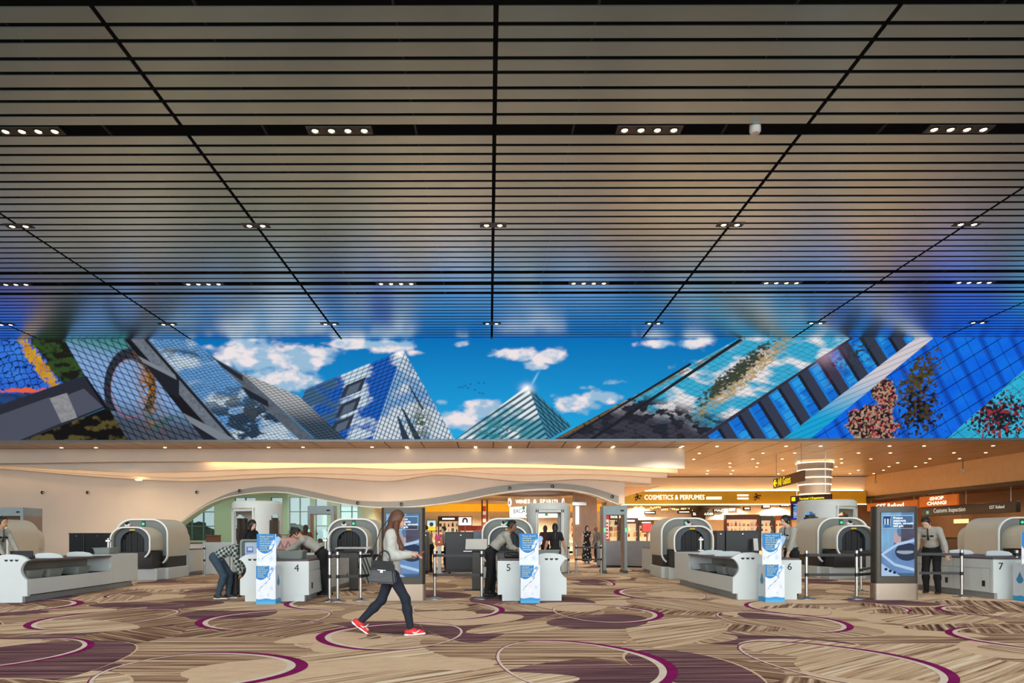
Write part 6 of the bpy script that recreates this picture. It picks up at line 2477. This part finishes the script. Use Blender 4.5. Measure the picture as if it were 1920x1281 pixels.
# --- walking woman in the foreground
wx = at(733, 0, 9.0).x
wm = person('woman walking with a black handbag, pale grey sweater, dark jeans and red trainers', wx, 9.0, 0, 1.65, hip_z=.84, hip_f=.0, lean=3,
            feet=((-.42, .07, .165), (.265, -.07, .082)), feet_pitch=(38, -4), hands=((.30, .05, 1.045), (.26, -.10, 1.06)), poles=(None, (-1, -.25, -.4)),
            hair=(92, 56, 36), hair_style='long', top=('sweater', (186, 187, 178)), bottom_rgb=(24, 32, 46), shoe=(214, 36, 40), h=.0085, female=True, extras=('white_sole',), head_pitch=10, curl=.9)
# long hair falling over the shoulder nearest the viewer
T = Solid().chain([wm['head'] - wm['L'] * .05 - wm['hup'] * .03, wm['sh'][1] + wm['F'] * .055 + np.array([0, 0, .02]), wm['chest'] + wm['F'] * .13 - wm['L'] * .10 - np.array([0, 0, .05]), wm['chest'] + wm['F'] * .15 - wm['L'] * .09 - np.array([0, 0, .17])],
                  [.05, .034, .034, .016], .03)
wm['part']('hair_lock', T, mat('hair_92_56_36', (92, 56, 36), .5), .009)
# white mark on the outer side of each trainer
for q_, (fx, fz) in enumerate(((-.36, .115), (.33, .055))):
    pts_ = [(fx - .045, fz + .005), (fx - .02, fz - .018), (fx + .015, fz - .012), (fx + .06, fz + .022)]
    o = obj('shoe_mark', tube([(a_, -.07 - .047 if q_ else .07 - .05, b_) for a_, b_ in pts_], [.004, .009, .007, .003], 6), mat('sole_white', (232, 232, 228), .6), wm['root'])
# phone in her hands
hr_ = (wm['hands'][1] + wm['hands'][0]) / 2
t = thing('phone', 'red cased phone in the hands of the walking woman', 'phone', (wx + hr_[0] + .10, 9.0 + hr_[1], hr_[2] + .0))
Mr = mat('phone_red', (190, 30, 46), .4)
obj('case', box((-.008, -.038, -.07), (.004, .038, .075), .003), Mr, t)
obj('screen', box((-.010, -.034, -.064), (-.008, .034, .069)), M_black, t)
t.rotation_euler = (0, R(55), 0)
# handbag on her forearm
el = wm['elbows'][1]
bx0 = Vector((wx + el[0] + .0, 9.0 + el[1] - .02, 0))
ztop = el[2] - .02
t = thing('handbag', 'black leather handbag hanging from the arm of the walking woman', 'bag', (at(719, 0, 8.85).x, 8.75, .70))
Ml = mat('bag_leather', (30, 30, 29), .38, var=.12, scale=30, bump=.15)
bm = bmesh.new()
prof = [(-.165, 0, .085), (.165, 0, .085), (.115, .245, .045), (-.115, .245, .045)]
vs = []
for yy in (-1, 1):
    vs.append([bm.verts.new((x_, yy * d_, z_)) for x_, z_, d_ in prof])
bm.faces.new(vs[0])
bm.faces.new(list(reversed(vs[1])))
for i in range(4):
    bm.faces.new((vs[0][i], vs[1][i], vs[1][(i + 1) % 4], vs[0][(i + 1) % 4]))
bmesh.ops.recalc_face_normals(bm, faces=bm.faces)
bmesh.ops.bevel(bm, geom=list(bm.edges), offset=.018, segments=3, affect='EDGES')
obj('body', bm, Ml, t, smooth=True)
bm = bmesh.new()
fl = [(-.12, .252, -.05), (.12, .252, -.05), (.135, .15, -.072), (-.135, .15, -.072)]
A = [bm.verts.new(p) for p in ((-.122, .05, .255), (.122, .05, .255), (.122, -.05, .258), (-.122, -.05, .258), (-.138, -.076, .15), (.138, -.076, .15))]
bm.faces.new((A[0], A[1], A[2], A[3]))
bm.faces.new((A[3], A[2], A[5], A[4]))
bmesh.ops.solidify(bm, geom=bm.faces, thickness=.008)
obj('flap', bm, Ml, t, smooth=True)
obj('clasp', box((-.05, -.085, .146), (.05, -.074, .158), .003), M_steel, t)
obj('clasp', box((-.018, -.086, .12), (.018, -.074, .15), .003), M_steel, t)
obj('handle', tube([(.075 * math.cos(a), 0, .25 + .125 * math.sin(a)) for a in np.linspace(0, math.pi, 15)], .009, 8), Ml, t, smooth=True)
obj('strap', tube([(-.15, .0, .22), (-.13, .03, .40), (-.08, .06, .62), (.0, .10, .74)], .006, 6), Ml, t, smooth=True)
t.rotation_euler = (0, R(4), R(-6))
t.scale = (1.1, 1.0, 1.1)

# --- man bending over his suitcase
person('man in a checked shirt and jeans bending over a black suitcase', at(412, 0, 14.2).x, 14.25, 0, 1.72, hip_z=.86, hip_f=-.10, lean=58, feet=((.12, .10), (-.02, -.10)),
       hands=((.50, .12, .62), (.46, -.14, .52)), head_pitch=60, skin='tan', top=('check', (110, 124, 122)), top_mat=plaid_mat(), bottom_rgb=(54, 72, 84), shoe=(44, 36, 34), extras=('white_sole',))
# --- woman in black beside lane 4
person('woman with a black bob and black top behind the tilted printed tray', at(464, 0, 15.9).x, 15.95, -35, 1.66, lean=6, hands=((.26, .10, 1.0), (.26, -.10, 1.0)), head_pitch=18, head_yaw=6,
       hair=(26, 18, 16), hair_style='bob', top=('tee', (22, 21, 24)), sleeves='short', female=True, bottom_rgb=(40, 40, 48))
# --- officer leaning over lane 4
person('officer in a dark cap leaning far over table four with both arms in a tray', at(607, 0, 14.7).x + .05, 14.65, 180, 1.72, hip_z=.92, hip_f=.06, lean=44, feet=((.08, -.10), (-.10, .12)),
       hands=((.82, -.12, .99), (.80, .14, 1.0)), head_pitch=38, skin='tan', top=('shirt_tucked', GREY), extras=UNI + ('cap',))
# --- officer leaning on lane 5
person('dark haired officer leaning on table five with folded arms', .0, 14.46, 0, 1.74, hip_z=.945, hip_f=.03, lean=36, feet=((.07, .11), (-.06, -.10)),
       hands=((.56, -.16, 1.02), (.62, .10, 1.0)), head_pitch=12, head_yaw=-12, skin='brown', top=('shirt_tucked', GREY), extras=UNI)
t = thing('document_bag', 'flat black bag under the arms of the officer at table five', 'bag', (.54, 14.46, .838))
obj('body', box((-.22, -.16, 0), (.22, .16, .12), .03), M_black, t)
obj('strap', tube([(-.18, -.165, .08), (0, -.19, .05), (.18, -.165, .08)], .01, 6), M_black, t)
# --- officer of lane 6
person('officer with tied-up black hair standing at table six, looking down', at(1485, 0, 14.5).x, 14.52, 200, 1.70, lean=9, feet=((.02, .10), (-.03, -.10)), hands=((.24, .14, .90), (.22, -.10, .90)), head_pitch=12,
       skin='fair', hair_style='bun', top=('shirt_tucked', GREY), female=True, extras=UNI)
# --- officer of lane 7
person('officer with bowed head behind the totem, leaning on table seven', at(1747, 0, 15.1).x, 15.1, 222, 1.75, hip_z=.94, hip_f=.0, lean=20, feet=((.03, .13), (-.05, -.12)), hands=((.22, .36, .80), (.20, -.26, .86)), head_pitch=38, head_yaw=-10,
       skin='fair', top=('shirt_tucked', GREY), extras=UNI)
# --- officer cut by the frame at the left
person('officer reaching over the unnumbered table, cut by the frame', at(-14, 0, 14.7).x, 14.75, -8, 1.72, lean=14, hands=((.42, .16, .96), (.36, -.14, .90)), skin='tan', top=('shirt_tucked', GREY), extras=UNI, h=.013)
# --- people farther back
HB = .014
person('woman in a black tee shirt seen from behind in the body scanner', at(1041, 0, 20.0).x, 20.0, 88, 1.62, lean=5, hands=((.12, .30, .86), (.06, -.32, .80)), hair=(24, 18, 16), hair_style='long', top=('tee', (24, 23, 25)), sleeves='short', female=True,
       bottom_rgb=(30, 30, 34), skin='tan', h=HB)
person('woman with reddish hair half hidden behind the body scanner opening', at(1022, 0, 27.0).x, 27.0, 80, 1.66, hair=(60, 28, 24), hair_style='long', top=('tee', (90, 40, 44)), female=True, h=.017)
person('woman in a long black dress with pale dots', at(1100, 0, 31.5).x, 31.5, -80, 1.72, lean=2, hands=((.10, .20, .98), (.02, -.24, .80)), hair=(40, 26, 22), hair_style='long', top=('dress', (30, 28, 32)), top_mat=dots_mat(), bottom='dress', bottom_mat=dots_mat(),
       sleeves='none', female=True, shoe=(200, 190, 176), h=.015)
person('bald man standing beside the pale pillar', at(1121, 0, 33.0).x, 33.2, 200, 1.72, hair_style='bald', top=('shirt', (120, 116, 112)), skin='brown', h=.018)
person('officer seen side-on behind the slim dark cabinet', at(808, 0, 24.4).x, 24.4, 190, 1.66, lean=14, hands=((.34, .1, 1.0), (.32, -.1, .98)), top=('shirt_tucked', GREY), extras=UNI, h=.015)
person('man with glasses behind the wheeled black cabinet', at(838, 0, 24.2).x, 24.25, 200, 1.60, lean=8, hands=((.3, .1, 1.0), (.3, -.1, .98)), top=('shirt_tucked', GREY), h=.016)
person('passenger in a pink top behind the leaning officer at table four', at(541, 0, 22.5).x, 22.9, -60, 1.58, lean=10, hands=((.3, .1, .95), (.3, -.1, .95)), top=('tee', (190, 150, 140)), female=True, hair_style='bun', h=.015)
person('long haired passenger beside the metal detector by the green glass', at(570, 0, 24.0).x, 24.2, 100, 1.66, hair=(60, 30, 22), hair_style='long', top=('tee', (120, 60, 50)), female=True, h=.017)
person('short boy standing in front of the scanner of table four', at(603, 0, 18.9).x, 18.95, 170, 1.20, hair=(30, 24, 22), top=('tee', (196, 176, 170)), bottom_rgb=(70, 66, 70), h=.012)
# pink and orange bags on the table between the two officers
t = thing('orange_case', 'orange case on a pale stand beside the wheeled black cabinet', 'case', (at(824, 0, 23.0).x, 23.0, 0))
obj('shell', box((-.14, -.12, .98), (.14, .12, 1.17), .03), mat('case_orange', (196, 98, 48), .5), t)
obj('latch', box((-.03, -.128, 1.08), (.03, -.118, 1.11)), M_steel, t)
t = thing('small_stand', 'pale narrow stand under the orange case', 'stand', (at(824, 0, 23.0).x, 23.0, 0))
obj('foot', box((-.14, -.12, 0), (.14, .12, .03), .005), mat('sheet_white', (214, 212, 206), .5), t)
obj('column', box((-.06, -.05, .03), (.06, .05, .98), .01), mat('sheet_white', (214, 212, 206), .5), t)
t = thing('pink_bag', 'bright pink bag on top of the orange case', 'bag', (at(821, 0, 23.05).x, 23.03, 1.17))
obj('body', box((-.10, -.06, 0), (.10, .06, .13), .02), mat('bag_pink', (226, 40, 140), .5), t)
obj('handle', tube([(-.05, 0, .12), (-.04, 0, .19), (.04, 0, .19), (.05, 0, .12)], .008, 6), mat('bag_pink', (226, 40, 140), .5), t)
t = thing('pink_duffel', 'large dusty pink holdall with a dark zigzag print on the tray rack', 'bag', (-5.55, 18.8, 0))
obj('body', box((-.36, -.16, .92), (.32, .16, 1.26), .06), mat('bag_dusty', (190, 146, 136), .6), t)
obj('handle', tube([(-.16, -.1, 1.2), (-.12, -.1, 1.34), (.1, -.1, 1.34), (.14, -.1, 1.2)], .012, 6), mat('bag_ink', (110, 70, 66), .6), t)
obj('print', tube([(-.2, -.165, 1.0), (-.14, -.165, 1.16), (-.08, -.165, 1.0), (.0, -.165, 1.0), (.06, -.165, 1.16), (.14, -.165, 1.0)], .012, 6), mat('bag_ink', (110, 70, 66), .6), t)
t = thing('bag_rack', 'grey rack carrying the dusty pink holdall', 'rack', (-5.55, 18.8, 0))
obj('body', box((-.45, -.2, .06), (.45, .2, .92), .02), M_tray, t)
obj('foot', box((-.42, -.18, 0), (.42, .18, .06)), M_black, t)
